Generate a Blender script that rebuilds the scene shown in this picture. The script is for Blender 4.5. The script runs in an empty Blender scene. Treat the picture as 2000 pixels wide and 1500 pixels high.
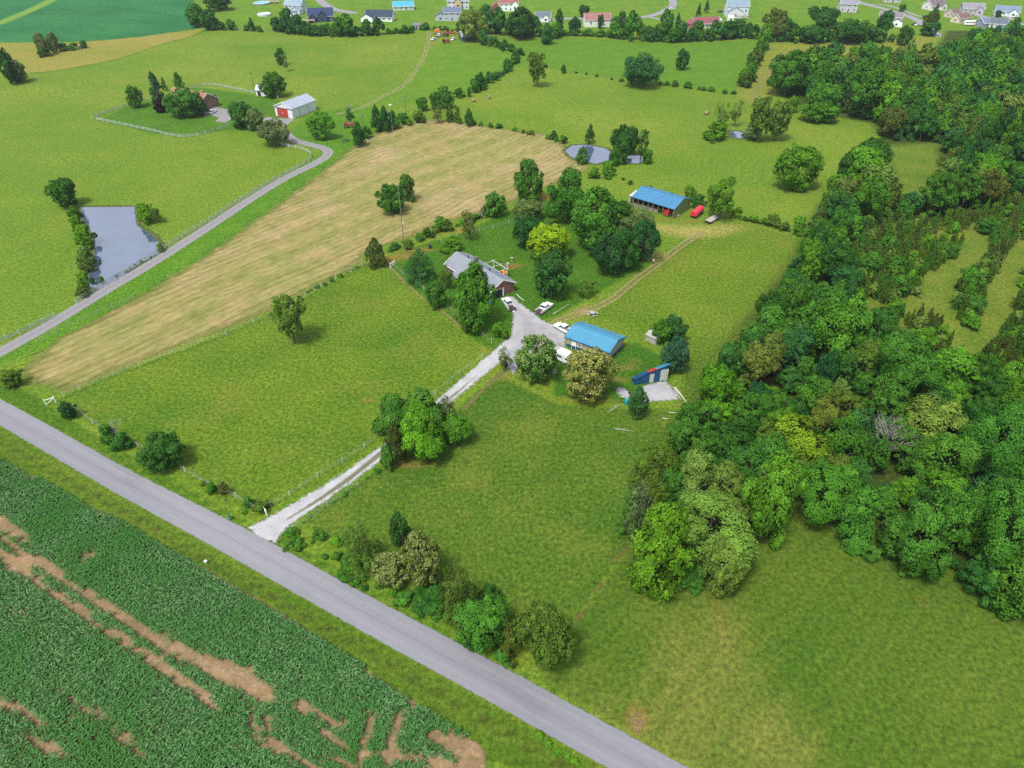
import bpy, math, random
import numpy as np
from mathutils import Vector, Matrix
D = bpy.data; S = bpy.context.scene; COL = S.collection
# ------------------------------------------------------------------ camera, sky, sun, exposure
CAM_H, PITCH, FOC = 95.0, 37.0, 1389.0          # metres, degrees below the horizon, focal length in photo pixels
cam = D.cameras.new('camera'); camo = D.objects.new('camera', cam); COL.objects.link(camo)
cam.sensor_width = 36; cam.lens = 36 * FOC / 2000; cam.clip_start = 1; cam.clip_end = 20000
camo.location = (0, 0, CAM_H); camo.rotation_euler = (math.radians(90 - PITCH), 0, 0)
S.camera = camo
SUN_EL, SUN_AZ = 62, 215                          # high soft sun behind the drone, to its left
w = D.worlds.new('World'); S.world = w; w.use_nodes = True
nt = w.node_tree; nt.nodes.clear()
sky = nt.nodes.new('ShaderNodeTexSky'); sky.sky_type = 'NISHITA'; sky.sun_disc = False
sky.sun_elevation = math.radians(SUN_EL); sky.sun_rotation = math.radians(SUN_AZ)
sky.air_density = 1.0; sky.dust_density = 3.0; sky.ozone_density = 1.0
hs = nt.nodes.new('ShaderNodeHueSaturation'); hs.inputs['Saturation'].default_value = 0.45
bg = nt.nodes.new('ShaderNodeBackground'); bg.inputs['Strength'].default_value = 0.11
ow = nt.nodes.new('ShaderNodeOutputWorld')
nt.links.new(sky.outputs[0], hs.inputs['Color']); nt.links.new(hs.outputs[0], bg.inputs[0]); nt.links.new(bg.outputs[0], ow.inputs[0])
sl = D.lights.new('sun', 'SUN'); sl.energy = 1.8; sl.angle = math.radians(11); sl.color = (1, .96, .88)
so = D.objects.new('sun', sl); COL.objects.link(so); so.location = (0, 0, 300)
_d = Vector((math.sin(math.radians(SUN_AZ)) * math.cos(math.radians(SUN_EL)), math.cos(math.radians(SUN_AZ)) * math.cos(math.radians(SUN_EL)), math.sin(math.radians(SUN_EL))))
so.rotation_euler = _d.to_track_quat('Z', 'Y').to_euler()
S.view_settings.view_transform = 'Standard'; S.view_settings.look = 'None'
S.view_settings.exposure = 1.1; S.view_settings.gamma = 1
S.cycles.max_bounces = 5; S.cycles.diffuse_bounces = 3; S.cycles.transmission_bounces = 3; S.cycles.transparent_max_bounces = 12
S.cycles.use_denoising = False; S.cycles.caustics_reflective = False; S.cycles.caustics_refractive = False

# ------------------------------------------------------------------ photo pixel -> real place
_t = math.radians(PITCH)
def PH(px, py, h=0.0):
    x = (px - 1000) / FOC; y = -(py - 750) / FOC
    dx, dy, dz = x, math.cos(_t) + y * math.sin(_t), -math.sin(_t) + y * math.cos(_t)
    s = (h - CAM_H) / dz
    return Vector((dx * s, dy * s, h))
def PP(px, py):
    p = PH(px, py); return (p.x, p.y)
def W(pts): return [PP(*p) for p in pts]
def ppm(p):                                       # photo pixels per metre at a point
    q = Vector((p[0], p[1], 0)) - Vector((0, 0, CAM_H)); return FOC / (q.y * math.cos(_t) - q.z * math.sin(_t))

# ------------------------------------------------------------------ numpy helpers
def sdf(poly, X, Y):                              # signed distance, positive inside
    P = np.array(poly); n = len(P); d = np.full(X.shape, 1e9); ins = np.zeros(X.shape, bool)
    for i in range(n):
        ax, ay = P[i]; bx, by = P[(i + 1) % n]
        ex, ey = bx - ax, by - ay; wx, wy = X - ax, Y - ay
        t = np.clip((wx * ex + wy * ey) / (ex * ex + ey * ey + 1e-9), 0, 1)
        d = np.minimum(d, (wx - ex * t) ** 2 + (wy - ey * t) ** 2)
        c = ((ay > Y) != (by > Y))
        with np.errstate(divide='ignore', invalid='ignore'):
            xi = (bx - ax) * (Y - ay) / (by - ay + 1e-12) + ax
        ins ^= (c & (X < xi))
    return np.where(ins, 1, -1) * np.sqrt(d)
def sdl(line, X, Y, hw):                          # signed distance to a ribbon; hw half width, number or per point
    P = np.array(line); n = len(P); best = np.full(X.shape, -1e9)
    H = np.full(n, hw) if np.isscalar(hw) else np.array(hw)
    for i in range(n - 1):
        ax, ay = P[i]; bx, by = P[i + 1]; ex, ey = bx - ax, by - ay; wx, wy = X - ax, Y - ay
        t = np.clip((wx * ex + wy * ey) / (ex * ex + ey * ey + 1e-9), 0, 1)
        best = np.maximum(best, H[i] + (H[i + 1] - H[i]) * t - np.sqrt((wx - ex * t) ** 2 + (wy - ey * t) ** 2))
    return best
_rs = np.random.RandomState(7); _lat = _rs.rand(256, 256)
def vnoise(X, Y, sc):
    x = X * sc; y = Y * sc; xi = np.floor(x).astype(int); yi = np.floor(y).astype(int); fx = x - xi; fy = y - yi
    fx = fx * fx * (3 - 2 * fx); fy = fy * fy * (3 - 2 * fy)
    a = _lat[xi % 256, yi % 256]; b = _lat[(xi + 1) % 256, yi % 256]; c = _lat[xi % 256, (yi + 1) % 256]; d = _lat[(xi + 1) % 256, (yi + 1) % 256]
    return (a * (1 - fx) + b * fx) * (1 - fy) + (c * (1 - fx) + d * fx) * fy

def smooth(line, n=6):                            # Catmull-Rom through the points
    out = []; L = [Vector(p) for p in line]
    for i in range(len(L) - 1):
        p0 = L[max(i - 1, 0)]; p1 = L[i]; p2 = L[i + 1]; p3 = L[min(i + 2, len(L) - 1)]
        for k in range(n):
            t = k / n
            out.append(tuple(0.5 * ((2 * p1) + (p2 - p0) * t + (2 * p0 - 5 * p1 + 4 * p2 - p3) * t * t + (3 * p1 - p0 - 3 * p2 + p3) * t ** 3)))
    out.append(tuple(L[-1])); return out

# ------------------------------------------------------------------ node helpers
class N:
    def __init__(s, name, hidden=False):
        s.m = D.materials.new(name); s.m.use_nodes = True; s.t = s.m.node_tree; s.t.nodes.clear()
        s.out = s.n('ShaderNodeOutputMaterial'); s.obj = None
    def n(s, k, **kw):
        o = s.t.nodes.new(k)
        for a, b in kw.items(): setattr(o, a, b)
        return o
    def put(s, sock, v):
        if isinstance(v, bpy.types.NodeSocket): s.t.links.new(v, sock)
        elif isinstance(v, (tuple, list)) and len(v) == 3 and sock.type == 'RGBA': sock.default_value = (*v, 1)
        else: sock.default_value = v
    def co(s):
        if s.obj is None: s.obj = s.n('ShaderNodeTexCoord').outputs['Object']
        return s.obj
    def math(s, op, a, b=0.0, c=None, clamp=False):
        o = s.n('ShaderNodeMath', operation=op, use_clamp=clamp); s.put(o.inputs[0], a); s.put(o.inputs[1], b)
        if c is not None: s.put(o.inputs[2], c)
        return o.outputs[0]
    def noise(s, sc, det=3, rough=.55, dist=0, co=None, dim='3D'):
        o = s.n('ShaderNodeTexNoise'); o.inputs['Scale'].default_value = sc; o.inputs['Detail'].default_value = det
        o.inputs['Roughness'].default_value = rough; o.inputs['Distortion'].default_value = dist; s.put(o.inputs['Vector'], co or s.co()); return o.outputs['Fac']
    def map(s, rot=0, sc=(1, 1, 1), loc=(0, 0, 0), co=None):
        o = s.n('ShaderNodeMapping'); o.inputs['Rotation'].default_value = (0, 0, rot); o.inputs['Scale'].default_value = sc; o.inputs['Location'].default_value = loc
        s.put(o.inputs['Vector'], co or s.co())
        if tuple(sc) != (1, 1, 1) and rot:      # turn first, then stretch
            o.inputs['Scale'].default_value = (1, 1, 1); return s.map(0, sc, (0, 0, 0), o.outputs[0])
        return o.outputs[0]
    def wave(s, sc, dist=0, det=2, dsc=1, co=None, prof='SIN'):
        o = s.n('ShaderNodeTexWave', wave_profile=prof, bands_direction='X'); o.inputs['Scale'].default_value = sc
        o.inputs['Distortion'].default_value = dist; o.inputs['Detail'].default_value = det; o.inputs['Detail Scale'].default_value = dsc
        s.put(o.inputs['Vector'], co or s.co()); return o.outputs['Fac']
    def warp(s, amp, sc, co=None):                # bend the coordinates so that lines wander
        n = s.n('ShaderNodeTexNoise'); n.inputs['Scale'].default_value = sc; n.inputs['Detail'].default_value = 2; s.put(n.inputs['Vector'], s.co())
        a = s.n('ShaderNodeVectorMath', operation='MULTIPLY_ADD'); s.put(a.inputs[0], n.outputs['Color']); a.inputs[1].default_value = (amp, amp, 0); s.put(a.inputs[2], co or s.co()); return a.outputs[0]
    def rng(s, v, a, b, c=0., d=1.):
        o = s.n('ShaderNodeMapRange'); o.clamp = True; s.put(o.inputs[0], v)
        for i, q in enumerate((a, b, c, d)): o.inputs[i + 1].default_value = q
        return o.outputs[0]
    def mix(s, f, a, b, mode='MIX'):
        o = s.n('ShaderNodeMix', data_type='RGBA', blend_type=mode); s.put(o.inputs[0], f); s.put(o.inputs[6], a); s.put(o.inputs[7], b); return o.outputs[2]
    def attr(s, nm, t='GEOMETRY'):
        return s.n('ShaderNodeAttribute', attribute_name=nm, attribute_type=t)
    def bump(s, h, dist, st=1.):
        o = s.n('ShaderNodeBump'); o.inputs['Distance'].default_value = dist; o.inputs['Strength'].default_value = st; s.put(o.inputs['Height'], h); return o.outputs[0]
    def bsdf(s, col, rough=.9, nor=None, spec=.3, metal=0):
        o = s.n('ShaderNodeBsdfPrincipled'); s.put(o.inputs['Base Color'], col); s.put(o.inputs['Roughness'], rough)
        o.inputs['Specular IOR Level'].default_value = spec; o.inputs['Metallic'].default_value = metal
        if nor is not None: s.put(o.inputs['Normal'], nor)
        return o.outputs[0]
    def done(s, sh, alpha=None):
        if alpha is not None:
            t = s.n('ShaderNodeBsdfTransparent'); m = s.n('ShaderNodeMixShader'); s.put(m.inputs[0], alpha)
            s.t.links.new(t.outputs[0], m.inputs[1]); s.t.links.new(sh, m.inputs[2]); sh = m.outputs[0]
        s.t.links.new(sh, s.out.inputs[0]); return s.m
def edge(m, amp=1.0, sc=.6, feather=.15):         # ragged alpha edge from the 'sd' attribute
    e = m.math('MULTIPLY_ADD', m.math('SUBTRACT', m.noise(sc, 5, .7), .5), amp * 2, m.attr('sd').outputs['Fac'])
    return m.rng(e, -feather, feather)
_paint = {}
def paint(col, rough=.5, var=.08, sc=1.5, metal=0, spec=.4, name=None):
    k = (tuple(col), rough, var, sc, metal)
    if k not in _paint:
        m = N(name or 'paint'); nz = m.noise(sc, 5, .6)
        c = m.mix(m.rng(nz, .3, .7), tuple(x * (1 - var) for x in col), tuple(min(1, x * (1 + var)) for x in col))
        _paint[k] = m.done(m.bsdf(c, rough, spec=spec, metal=metal))
    return _paint[k]
def ribbed(col, sc=6., var=.1, rough=.45, axis=0, depth=.03):       # metal sheeting or boards: ribs along one axis
    k = ('rib', tuple(col), sc, axis)
    if k not in _paint:
        m = N('ribbed_sheet'); mp = m.map(0 if axis == 0 else math.pi / 2); wv = m.wave(sc, 0, 0, co=mp)
        nz = m.noise(.8, 5, .6)
        c = m.mix(m.rng(nz, .3, .7), tuple(x * (1 - var) for x in col), tuple(min(1, x * (1 + var)) for x in col))
        _paint[k] = m.done(m.bsdf(c, rough, m.bump(wv, depth, .6), .4))
    return _paint[k]
def shingle(col, var=.18):
    k = ('shin', tuple(col))
    if k not in _paint:
        m = N('shingles'); a = m.noise(3.5, 4, .7); b = m.noise(.35, 3, .5)
        c = m.mix(m.rng(m.math('ADD', a, b), .7, 1.3), tuple(x * (1 - var) for x in col), tuple(min(1, x * (1 + var)) for x in col))
        _paint[k] = m.done(m.bsdf(c, .85, m.bump(a, .03), .2))
    return _paint[k]
def brick(col, mortar=(.35, .3, .27)):
    k = ('brick', tuple(col))
    if k not in _paint:
        m = N('brickwork'); b = m.n('ShaderNodeTexBrick'); b.inputs['Scale'].default_value = 2.2; m.put(b.inputs['Color1'], col)
        m.put(b.inputs['Color2'], tuple(x * .7 for x in col)); m.put(b.inputs['Mortar'], mortar); b.inputs['Mortar Size'].default_value = .02
        sp = m.n('ShaderNodeSeparateXYZ'); m.put(sp.inputs[0], m.co()); cb = m.n('ShaderNodeCombineXYZ')
        m.put(cb.inputs[0], m.math('ADD', sp.outputs[0], sp.outputs[1])); m.put(cb.inputs[1], sp.outputs[2]); m.put(b.inputs['Vector'], cb.outputs[0])
        _paint[k] = m.done(m.bsdf(b.outputs['Color'], .9, spec=.2))
    return _paint[k]
GLASS = paint((.03, .045, .06), .12, .1, 1, 0, .6, 'window_glass')
RUBBER = paint((.02, .02, .02), .8, name='rubber')
WHITE = paint((.78, .79, .8), .4, .04, name='white_paint')
DARK = paint((.025, .025, .028), .6, name='dark_paint')
WOOD = paint((.25, .18, .11), .85, .3, 4, name='weathered_wood')
GREYWOOD = paint((.32, .3, .27), .9, .25, 4, name='grey_wood')

# ------------------------------------------------------------------ object helpers
def tag(o, label=None, cat=None, group=None, kind=None):
    if label: o['label'] = label
    if cat: o['category'] = cat
    if group: o['group'] = group
    if kind: o['kind'] = kind
    return o
def empty(name, loc=(0, 0, 0), rz=0, label=None, cat=None, group=None):
    o = D.objects.new(name, None); COL.objects.link(o); o.location = loc; o.rotation_euler = (0, 0, rz); o.empty_display_size = .3
    return tag(o, label, cat, group)
class MB:                                         # collects shapes, builds ONE mesh
    def __init__(s): s.v = []; s.f = []; s.mi = []; s.cur = 0
    def add(s, vs, fs):
        b = len(s.v); s.v += [tuple(v) for v in vs]; s.f += [tuple(i + b for i in f) for f in fs]; s.mi += [s.cur] * len(fs); return s
    def box(s, c, d, rz=0, rx=0, ry=0):
        M = Matrix.Translation(c) @ Matrix.Rotation(rz, 4, 'Z') @ Matrix.Rotation(ry, 4, 'Y') @ Matrix.Rotation(rx, 4, 'X')
        q = [M @ Vector((x * d[0] / 2, y * d[1] / 2, z * d[2] / 2)) for z in (-1, 1) for x, y in ((-1, -1), (1, -1), (1, 1), (-1, 1))]
        return s.add(q, [(3, 2, 1, 0), (4, 5, 6, 7), (0, 1, 5, 4), (1, 2, 6, 5), (2, 3, 7, 6), (3, 0, 4, 7)])
    def tube(s, pts, rad, n=6, cap=True):
        pts = [Vector(p) for p in pts]; R = [rad] * len(pts) if np.isscalar(rad) else rad; vs = []; fs = []
        for i, p in enumerate(pts):
            d = (pts[min(i + 1, len(pts) - 1)] - pts[max(i - 1, 0)]).normalized(); a = d.orthogonal().normalized() if i == 0 else (a - d * a.dot(d)).normalized(); b = d.cross(a)
            vs += [p + (a * math.cos(2 * math.pi * k / n) + b * math.sin(2 * math.pi * k / n)) * R[i] for k in range(n)]
        for i in range(len(pts) - 1):
            for k in range(n): fs.append((i * n + k, i * n + (k + 1) % n, (i + 1) * n + (k + 1) % n, (i + 1) * n + k))
        if cap: fs += [tuple(range(n))[::-1], tuple(range((len(pts) - 1) * n, len(pts) * n))]
        return s.add(vs, fs)
    def prism(s, outline, y0, y1):                # outline in (x, z), extruded along y
        n = len(outline); vs = [(x, y0, z) for x, z in outline] + [(x, y1, z) for x, z in outline]
        return s.add(vs, [tuple(range(n)), tuple(range(n, 2 * n))[::-1]] + [(i, i + n, (i + 1) % n + n, (i + 1) % n) for i in range(n)])
    def build(s, name, mats, parent=None, smooth=False, bev=0):
        me = D.meshes.new(name); me.from_pydata(s.v, [], s.f); mats = mats if isinstance(mats, (list, tuple)) else [mats]
        for m in mats: me.materials.append(m)
        me.polygons.foreach_set('material_index', s.mi)
        if smooth: me.polygons.foreach_set('use_smooth', [True] * len(s.f))
        me.update(); o = D.objects.new(name, me); COL.objects.link(o)
        import bmesh
        b = bmesh.new(); b.from_mesh(me); bmesh.ops.recalc_face_normals(b, faces=b.faces); b.to_mesh(me); b.free()
        if bev:
            bm = o.modifiers.new('bevel', 'BEVEL'); bm.width = bev; bm.segments = 2
        if parent is not None: o.parent = parent
        return o
def npmesh(name, V, F, mats, attrs=None):
    me = D.meshes.new(name); V = np.asarray(V, np.float32); F = np.asarray(F, np.int32); k = F.shape[1]
    me.vertices.add(len(V)); me.vertices.foreach_set('co', V.ravel())
    me.loops.add(F.size); me.loops.foreach_set('vertex_index', F.ravel()); me.polygons.add(len(F))
    me.polygons.foreach_set('loop_start', np.arange(0, F.size, k, dtype=np.int32)); me.polygons.foreach_set('loop_total', np.full(len(F), k, np.int32))
    for m in (mats if isinstance(mats, (list, tuple)) else [mats]): me.materials.append(m)
    for nm, a in (attrs or {}).items():
        A = me.attributes.new(nm, 'FLOAT', 'POINT'); A.data.foreach_set('value', np.asarray(a, np.float32))
    me.update(calc_edges=True); return me
def put(name, me, parent=None):
    o = D.objects.new(name, me); COL.objects.link(o)
    if parent is not None: o.parent = parent
    return o
# ------------------------------------------------------------------ the ground: one sheet to the horizon, its grasses told apart by region distances
def sheet(name, sd, bb, step, z, material, margin=1.5, extra=None, kind='structure'):
    x = np.arange(bb[0], bb[2] + step, step); y = np.arange(bb[1], bb[3] + step, step); X, Y = np.meshgrid(x, y); s = sd(X, Y)
    keep = s > -margin; q = keep[:-1, :-1] | keep[1:, :-1] | keep[:-1, 1:] | keep[1:, 1:]
    idx = np.arange(X.size).reshape(X.shape); i, j = np.nonzero(q)
    F = np.stack([idx[i, j], idx[i, j + 1], idx[i + 1, j + 1], idx[i + 1, j]], 1); u, inv = np.unique(F, return_inverse=True)
    V = np.stack([X.ravel()[u], Y.ravel()[u], np.full(len(u), z)], 1); at = {'sd': s.ravel()[u]}
    for k, fn in (extra or {}).items(): at[k] = fn(X.ravel()[u], Y.ravel()[u])
    o = put(name, npmesh(name, V, inv.reshape(F.shape), material, at)); tag(o, kind=kind); return o
def bbox(pts, pad=3):
    a = np.array(pts); return (a[:, 0].min() - pad, a[:, 1].min() - pad, a[:, 0].max() + pad, a[:, 1].max() + pad)

ROAD_U = [(-260, 640), (0, 779), (78, 821), (260, 922), (486, 1036), (700, 1153), (1000, 1312), (1345, 1500), (1700, 1690)]
ROAD_L = [(-260, 686), (0, 831), (83, 880), (217, 958), (420, 1070), (700, 1229), (1000, 1395), (1185, 1500), (1500, 1680)]
PAST_L = [(100, 792), (140, 770), (250, 722), (347, 690), (470, 640), (545, 606), (640, 560), (725, 512), (775, 515), (820, 570), (870, 625), (940, 680), (905, 755), (740, 868), (620, 950), (520, 998), (440, 985), (300, 900), (180, 830)]
PAST_R = [(590, 1010), (755, 905), (905, 790), (975, 735), (1090, 790), (1240, 800), (1330, 800), (1340, 640), (1160, 620), (1290, 500), (1420, 430), (1570, 470), (1560, 530), (1400, 700), (1330, 850), (1230, 980), (1228, 1070), (1112, 1228), (980, 1250), (850, 1160), (640, 1060)]
YARD = [(755, 515), (800, 485), (900, 455), (1000, 410), (1070, 385), (1150, 400), (1290, 470), (1275, 515), (1180, 565), (1085, 620), (1000, 640), (975, 690), (930, 668), (850, 600)]
SHEDY = [(1090, 700), (1200, 690), (1235, 665), (1300, 700), (1310, 740), (1260, 790), (1080, 775)]
HAY = [(48, 722), (130, 655), (240, 600), (400, 505), (540, 405), (640, 330), (700, 280), (760, 248), (830, 233), (900, 240), (960, 250), (1060, 262), (1095, 278), (1115, 310), (1150, 328), (1120, 345), (1060, 365), (1000, 392), (930, 415), (850, 440), (790, 465), (712, 490), (690, 520), (600, 565), (545, 596), (470, 628), (350, 672), (235, 716), (130, 762), (70, 745)]
LAWN_R = [(1112, 1228), (1228, 1075), (1300, 1100), (1480, 1060), (1560, 1020), (1800, 1080), (2000, 1180), (2400, 1350), (2400, 1800), (1500, 1580), (1060, 1330)]
VERGE_U = [(-260, 600), (0, 735), (110, 800), (200, 860), (470, 1010), (490, 1030), (560, 1010), (570, 1060), (1060, 1330), (1500, 1580), (1700, 1690), (1345, 1500), (260, 922), (0, 779), (-260, 640)]
BROOK = [(-100, 640), (0, 600), (150, 590), (180, 400), (130, 330), (200, 400)]
HOUSEY = [(190, 235), (255, 205), (320, 190), (345, 172), (400, 172), (500, 186), (545, 195), (560, 230), (520, 255), (440, 255), (355, 266), (300, 262), (240, 245)]
LANE = [(-60, 720), (0, 688), (100, 632), (200, 571), (300, 512), (400, 448), (500, 382), (560, 346), (610, 322), (636, 306), (641, 296), (628, 288), (600, 281), (575, 274), (555, 258)]
LVERGE = [(-60, 745), (0, 712), (60, 690), (130, 655), (240, 600), (400, 505), (540, 405), (640, 330), (700, 280), (760, 248), (820, 230), (700, 205), (600, 225), (560, 262), (640, 290), (560, 346), (400, 448), (200, 571), (0, 688)]
TOWN = [(392, 55), (375, 20), (385, -40), (1560, -60), (2300, -60), (2300, 60), (1990, 62), (1860, 60), (1830, 60), (1740, 75), (1640, 75), (1480, 68), (1400, 78), (1300, 80), (1180, 68), (1090, 66), (1000, 62), (880, 60), (760, 62), (640, 66), (560, 62), (450, 58)]
SOY = [(-500, 118), (-300, 100), (0, 82), (90, 82), (170, 81), (270, 72), (390, 55), (372, 40), (366, 18), (385, -10), (-200, -60), (-700, -60)]
WEDGE = [(-120, 100), (0, 84), (90, 84), (170, 82), (270, 73), (400, 55), (370, 72), (320, 85), (230, 115), (110, 138), (50, 143), (0, 130), (-100, 140)]
TANUP = [(1474, 100), (1500, 84), (1700, 82), (1822, 70), (1815, 110), (1790, 126), (1600, 118), (1560, 130), (1530, 180), (1460, 200), (1440, 190)]
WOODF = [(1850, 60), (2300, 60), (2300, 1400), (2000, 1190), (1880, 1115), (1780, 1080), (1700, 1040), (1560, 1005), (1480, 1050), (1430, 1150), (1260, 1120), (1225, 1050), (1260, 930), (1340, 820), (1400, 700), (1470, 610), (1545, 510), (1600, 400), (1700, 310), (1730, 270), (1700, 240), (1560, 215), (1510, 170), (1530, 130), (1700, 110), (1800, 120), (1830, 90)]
CEDARF = [(1640, 540), (1700, 470), (1740, 430), (1850, 440), (2000, 400), (2300, 420), (2300, 800), (2000, 740), (1900, 740), (1790, 650), (1690, 610)]
CORN = [(-400, 690), (-200, 790), (0, 897), (150, 975), (300, 1055), (400, 1110), (500, 1168), (600, 1230), (700, 1298), (800, 1365), (870, 1410), (950, 1466), (945, 1510), (900, 1750), (-600, 1750), (-700, 900)]
reg = {}
def R(nm, pts, line=None): reg[nm] = W(pts)
for nm, p in (('pastl', PAST_L), ('pastr', PAST_R), ('yard', YARD), ('shedy', SHEDY), ('lawnr', LAWN_R), ('verge', VERGE_U), ('housey', HOUSEY), ('lverge', LVERGE), ('town', TOWN), ('wedge', WEDGE), ('tanup', TANUP), ('woodf', WOODF), ('clr', [(1718, 285), (1838, 278), (1838, 352), (1800, 402), (1712, 402)]), ('clr2', [(1935, 320), (2040, 325), (2040, 370), (1955, 355)]), ('pastup', [(1150, 622), (1290, 500), (1420, 425), (1575, 470), (1530, 550), (1430, 650), (1350, 690), (1240, 660)]), ('green1', [(1010, 84), (1100, 72), (1300, 84), (1470, 80), (1478, 100), (1445, 186), (1300, 166), (1100, 140), (1070, 132), (990, 130), (1010, 105)]), ('green2', [(860, 84), (960, 90), (1005, 105), (985, 145), (920, 182), (860, 190), (760, 215), (700, 210), (790, 165), (835, 110)]),  ('corng', ROAD_L + CORN[::-1]), ('cedarf', CEDARF)): R(nm, p)

gx = np.concatenate([[-6000, -2500, -1200, -800], np.arange(-560, 561, 2.0), [800, 1200, 2500, 6000]])
gy = np.concatenate([[-3000, -800, -200, -50], np.arange(0, 721, 2.0), [800, 1000, 1600, 3000, 8000]])
X, Y = np.meshgrid(gx, gy); idx = np.arange(X.size).reshape(X.shape)
F = np.stack([idx[:-1, :-1], idx[:-1, 1:], idx[1:, 1:], idx[1:, :-1]], -1).reshape(-1, 4)
ats = {k: np.clip(sdf(v, X, Y), -60, 60).ravel() for k, v in reg.items()}
# lines: trodden tracks and field margins
LINES = {
 'track1': ([(838, 62), (835, 90), (822, 122), (790, 165), (745, 190), (700, 212)], 1.3),
 'track2': ([(1090, 625), (1130, 612), (1190, 588), (1240, 548), (1285, 515), (1330, 480), (1400, 440)], .9),
 'track3': ([(745, 527), (770, 510), (757, 521), (775, 535), (800, 560), (835, 590), (870, 612), (900, 640)], .35),
 'track4': ([(1470, 200), (1480, 170), (1500, 140), (1530, 105), (1560, 95)], 2.2),
 'track5': ([(1112, 1228), (1160, 1160), (1200, 1100), (1225, 1065)], .3),
 'ditch': ([(-100, 800), (0, 862), (200, 975), (400, 1090), (600, 1207), (800, 1320), (1000, 1440), (1150, 1530)], .7),
 'margin': ([(55, 765), (95, 790), (140, 770), (250, 722), (347, 690), (470, 640), (545, 606), (640, 560), (725, 512)], .8),
 'margin2': ([(0, 720), (75, 688), (200, 620), (330, 540), (430, 475), (540, 395), (640, 322)], .5),
 'wedgeline': ([(410, 56), (370, 72), (320, 85), (230, 115), (110, 138), (50, 143)], .8)}
LW = {k: (smooth(W(p), 4), h) for k, (p, h) in LINES.items()}
for k, (p, h) in LW.items(): ats[k] = np.clip(sdl(p, X, Y, h), -60, 60).ravel()
STRAW = [(1360, 452, 9, 4), (1300, 446, 6, 3), (1270, 500, 4, 3), (1410, 445, 6, 2.2), (1255, 470, 3, 4)]   # worn dry grass by the barn
s = np.full(X.shape, -60.)
PALE = [(1340, 1330, 5, 11), (1290, 1420, 4, 7), (1420, 1280, 4, 8), (1180, 1390, 3, 4), (1500, 1450, 6, 6)]
for px, py, rx, ry in STRAW:
    c = PH(px, py); s = np.maximum(s, (1 - np.sqrt(((X - c.x) / rx) ** 2 + ((Y - c.y) / ry) ** 2)) * min(rx, ry))
ats['straw'] = s.ravel(); s = np.full(X.shape, -60.)
for px, py, rx, ry in PALE:
    c = PH(px, py); s = np.maximum(s, (1 - np.sqrt(((X - c.x) / rx) ** 2 + ((Y - c.y) / ry) ** 2)) * min(rx, ry))
ats['pale'] = s.ravel()
DIRT = [(722, 782, 1.5, .8), (978, 735, 2.3, 1.2), (945, 684, 1.8, .7), (1238, 705, 1.6, .8), (1221, 718, 1.8, .8), (1000, 520, 3, 1.6), (997, 523, 1.2, 1), (1060, 385, 5, 3), (790, 500, 4, 2.2), (820, 488, 4, 1.5), (800, 905, 4, 1.2), (1150, 780, 5, 1), (900, 450, 4, 1.6), (745, 508, 5, 3),
        (1205, 742, 2.5, 1.), (1120, 735, 1.5, 1.5), (1245, 1405, 1.6, 2.2), (1075, 692, 2.5, .8), (1410, 1215, .4, 1.8), (1330, 800, .6, 1.6), (1800, 1175, 1.2, .4), (1295, 430, 3, 1.), (1345, 432, 4, 1.)]
s = np.full(X.shape, -60.)
for px, py, rx, ry in DIRT:
    c = PH(px, py); s = np.maximum(s, (1 - np.sqrt(((X - c.x) / rx) ** 2 + ((Y - c.y) / ry) ** 2)) * min(rx, ry))
ats['dirt'] = s.ravel()

g = N('ground_grasses')
nL, nM, nF, nT = g.noise(.018, 3, .5), g.noise(.11, 4, .6), g.noise(1.3, 5, .65), g.noise(.55, 6, .7)
co2 = g.map(math.radians(25), (1, .6, 1))
nS = g.noise(1.9, 5, .65, 0, co2)                              # streaky tufts
def dirang(a, b):                                            # world angle of a photo line
    p, q = PH(*a), PH(*b); return math.atan2(q.y - p.y, q.x - p.x)
def stripes(m, ang, sc, dist=1.2, dsc=.25, det=3): return m.wave(sc, dist, det, dsc, m.map(-(ang - math.pi / 2)))
def edgem(at, amp, feather): return g.rng(g.math('MULTIPLY_ADD', g.math('SUBTRACT', nT, .5), amp * 2, g.attr(at).outputs['Fac']), -feather, feather)
# open meadow: mown hay aftermath, yellowish, swirling mower lines
swirl = g.wave(.045, 2, 2, .3, g.warp(120, .008)); mw = g.wave(.13, 2, 2, .3, g.map(.9, co=g.warp(90, .012))); mw2 = g.wave(.1, 2, 2, .3, g.map(2.1, co=g.warp(110, .009)))
col = g.mix(g.rng(nL, .38, .62), (.098, .178, .022), (.155, .208, .036))
col = g.mix(g.rng(nM, .35, .7), col, (.12, .195, .022)); col = g.mix(g.math('MULTIPLY', g.rng(g.noise(.012, 3, .55, 0, g.map(0, (1, 1, 1), (40, 9, 0))), .45, .65), .6), col, (.075, .165, .018))
col = g.mix(g.math('MULTIPLY', g.rng(g.noise(.22, 5, .7), .45, .7), .5), col, (.075, .14, .014))
col = g.mix(g.math('MULTIPLY', g.math('MULTIPLY', g.rng(mw, .55, .95), g.rng(nM, .4, .65)), .3), col, (.23, .25, .06))
col = g.mix(g.math('MULTIPLY', g.math('MULTIPLY', g.rng(mw2, .65, .95), g.rng(nL, .45, .65)), .28), col, (.23, .25, .065))
col = g.mix(g.math('MULTIPLY', g.math('MULTIPLY', g.rng(swirl, .55, .95), g.rng(nM, .35, .65)), .22), col, (.08, .15, .016))
def lay(at, c1, c2, n, amp=1.2, feather=.6, f=1.0):
    global col
    m = edgem(at, amp, feather)
    if f != 1: m = g.math('MULTIPLY', m, f)
    col = g.mix(m, col, g.mix(n, c1, c2) if n is not None else c1)
lay('town', (.07, .17, .018), (.13, .21, .022), g.rng(nM, .3, .7), 3, 2)
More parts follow.
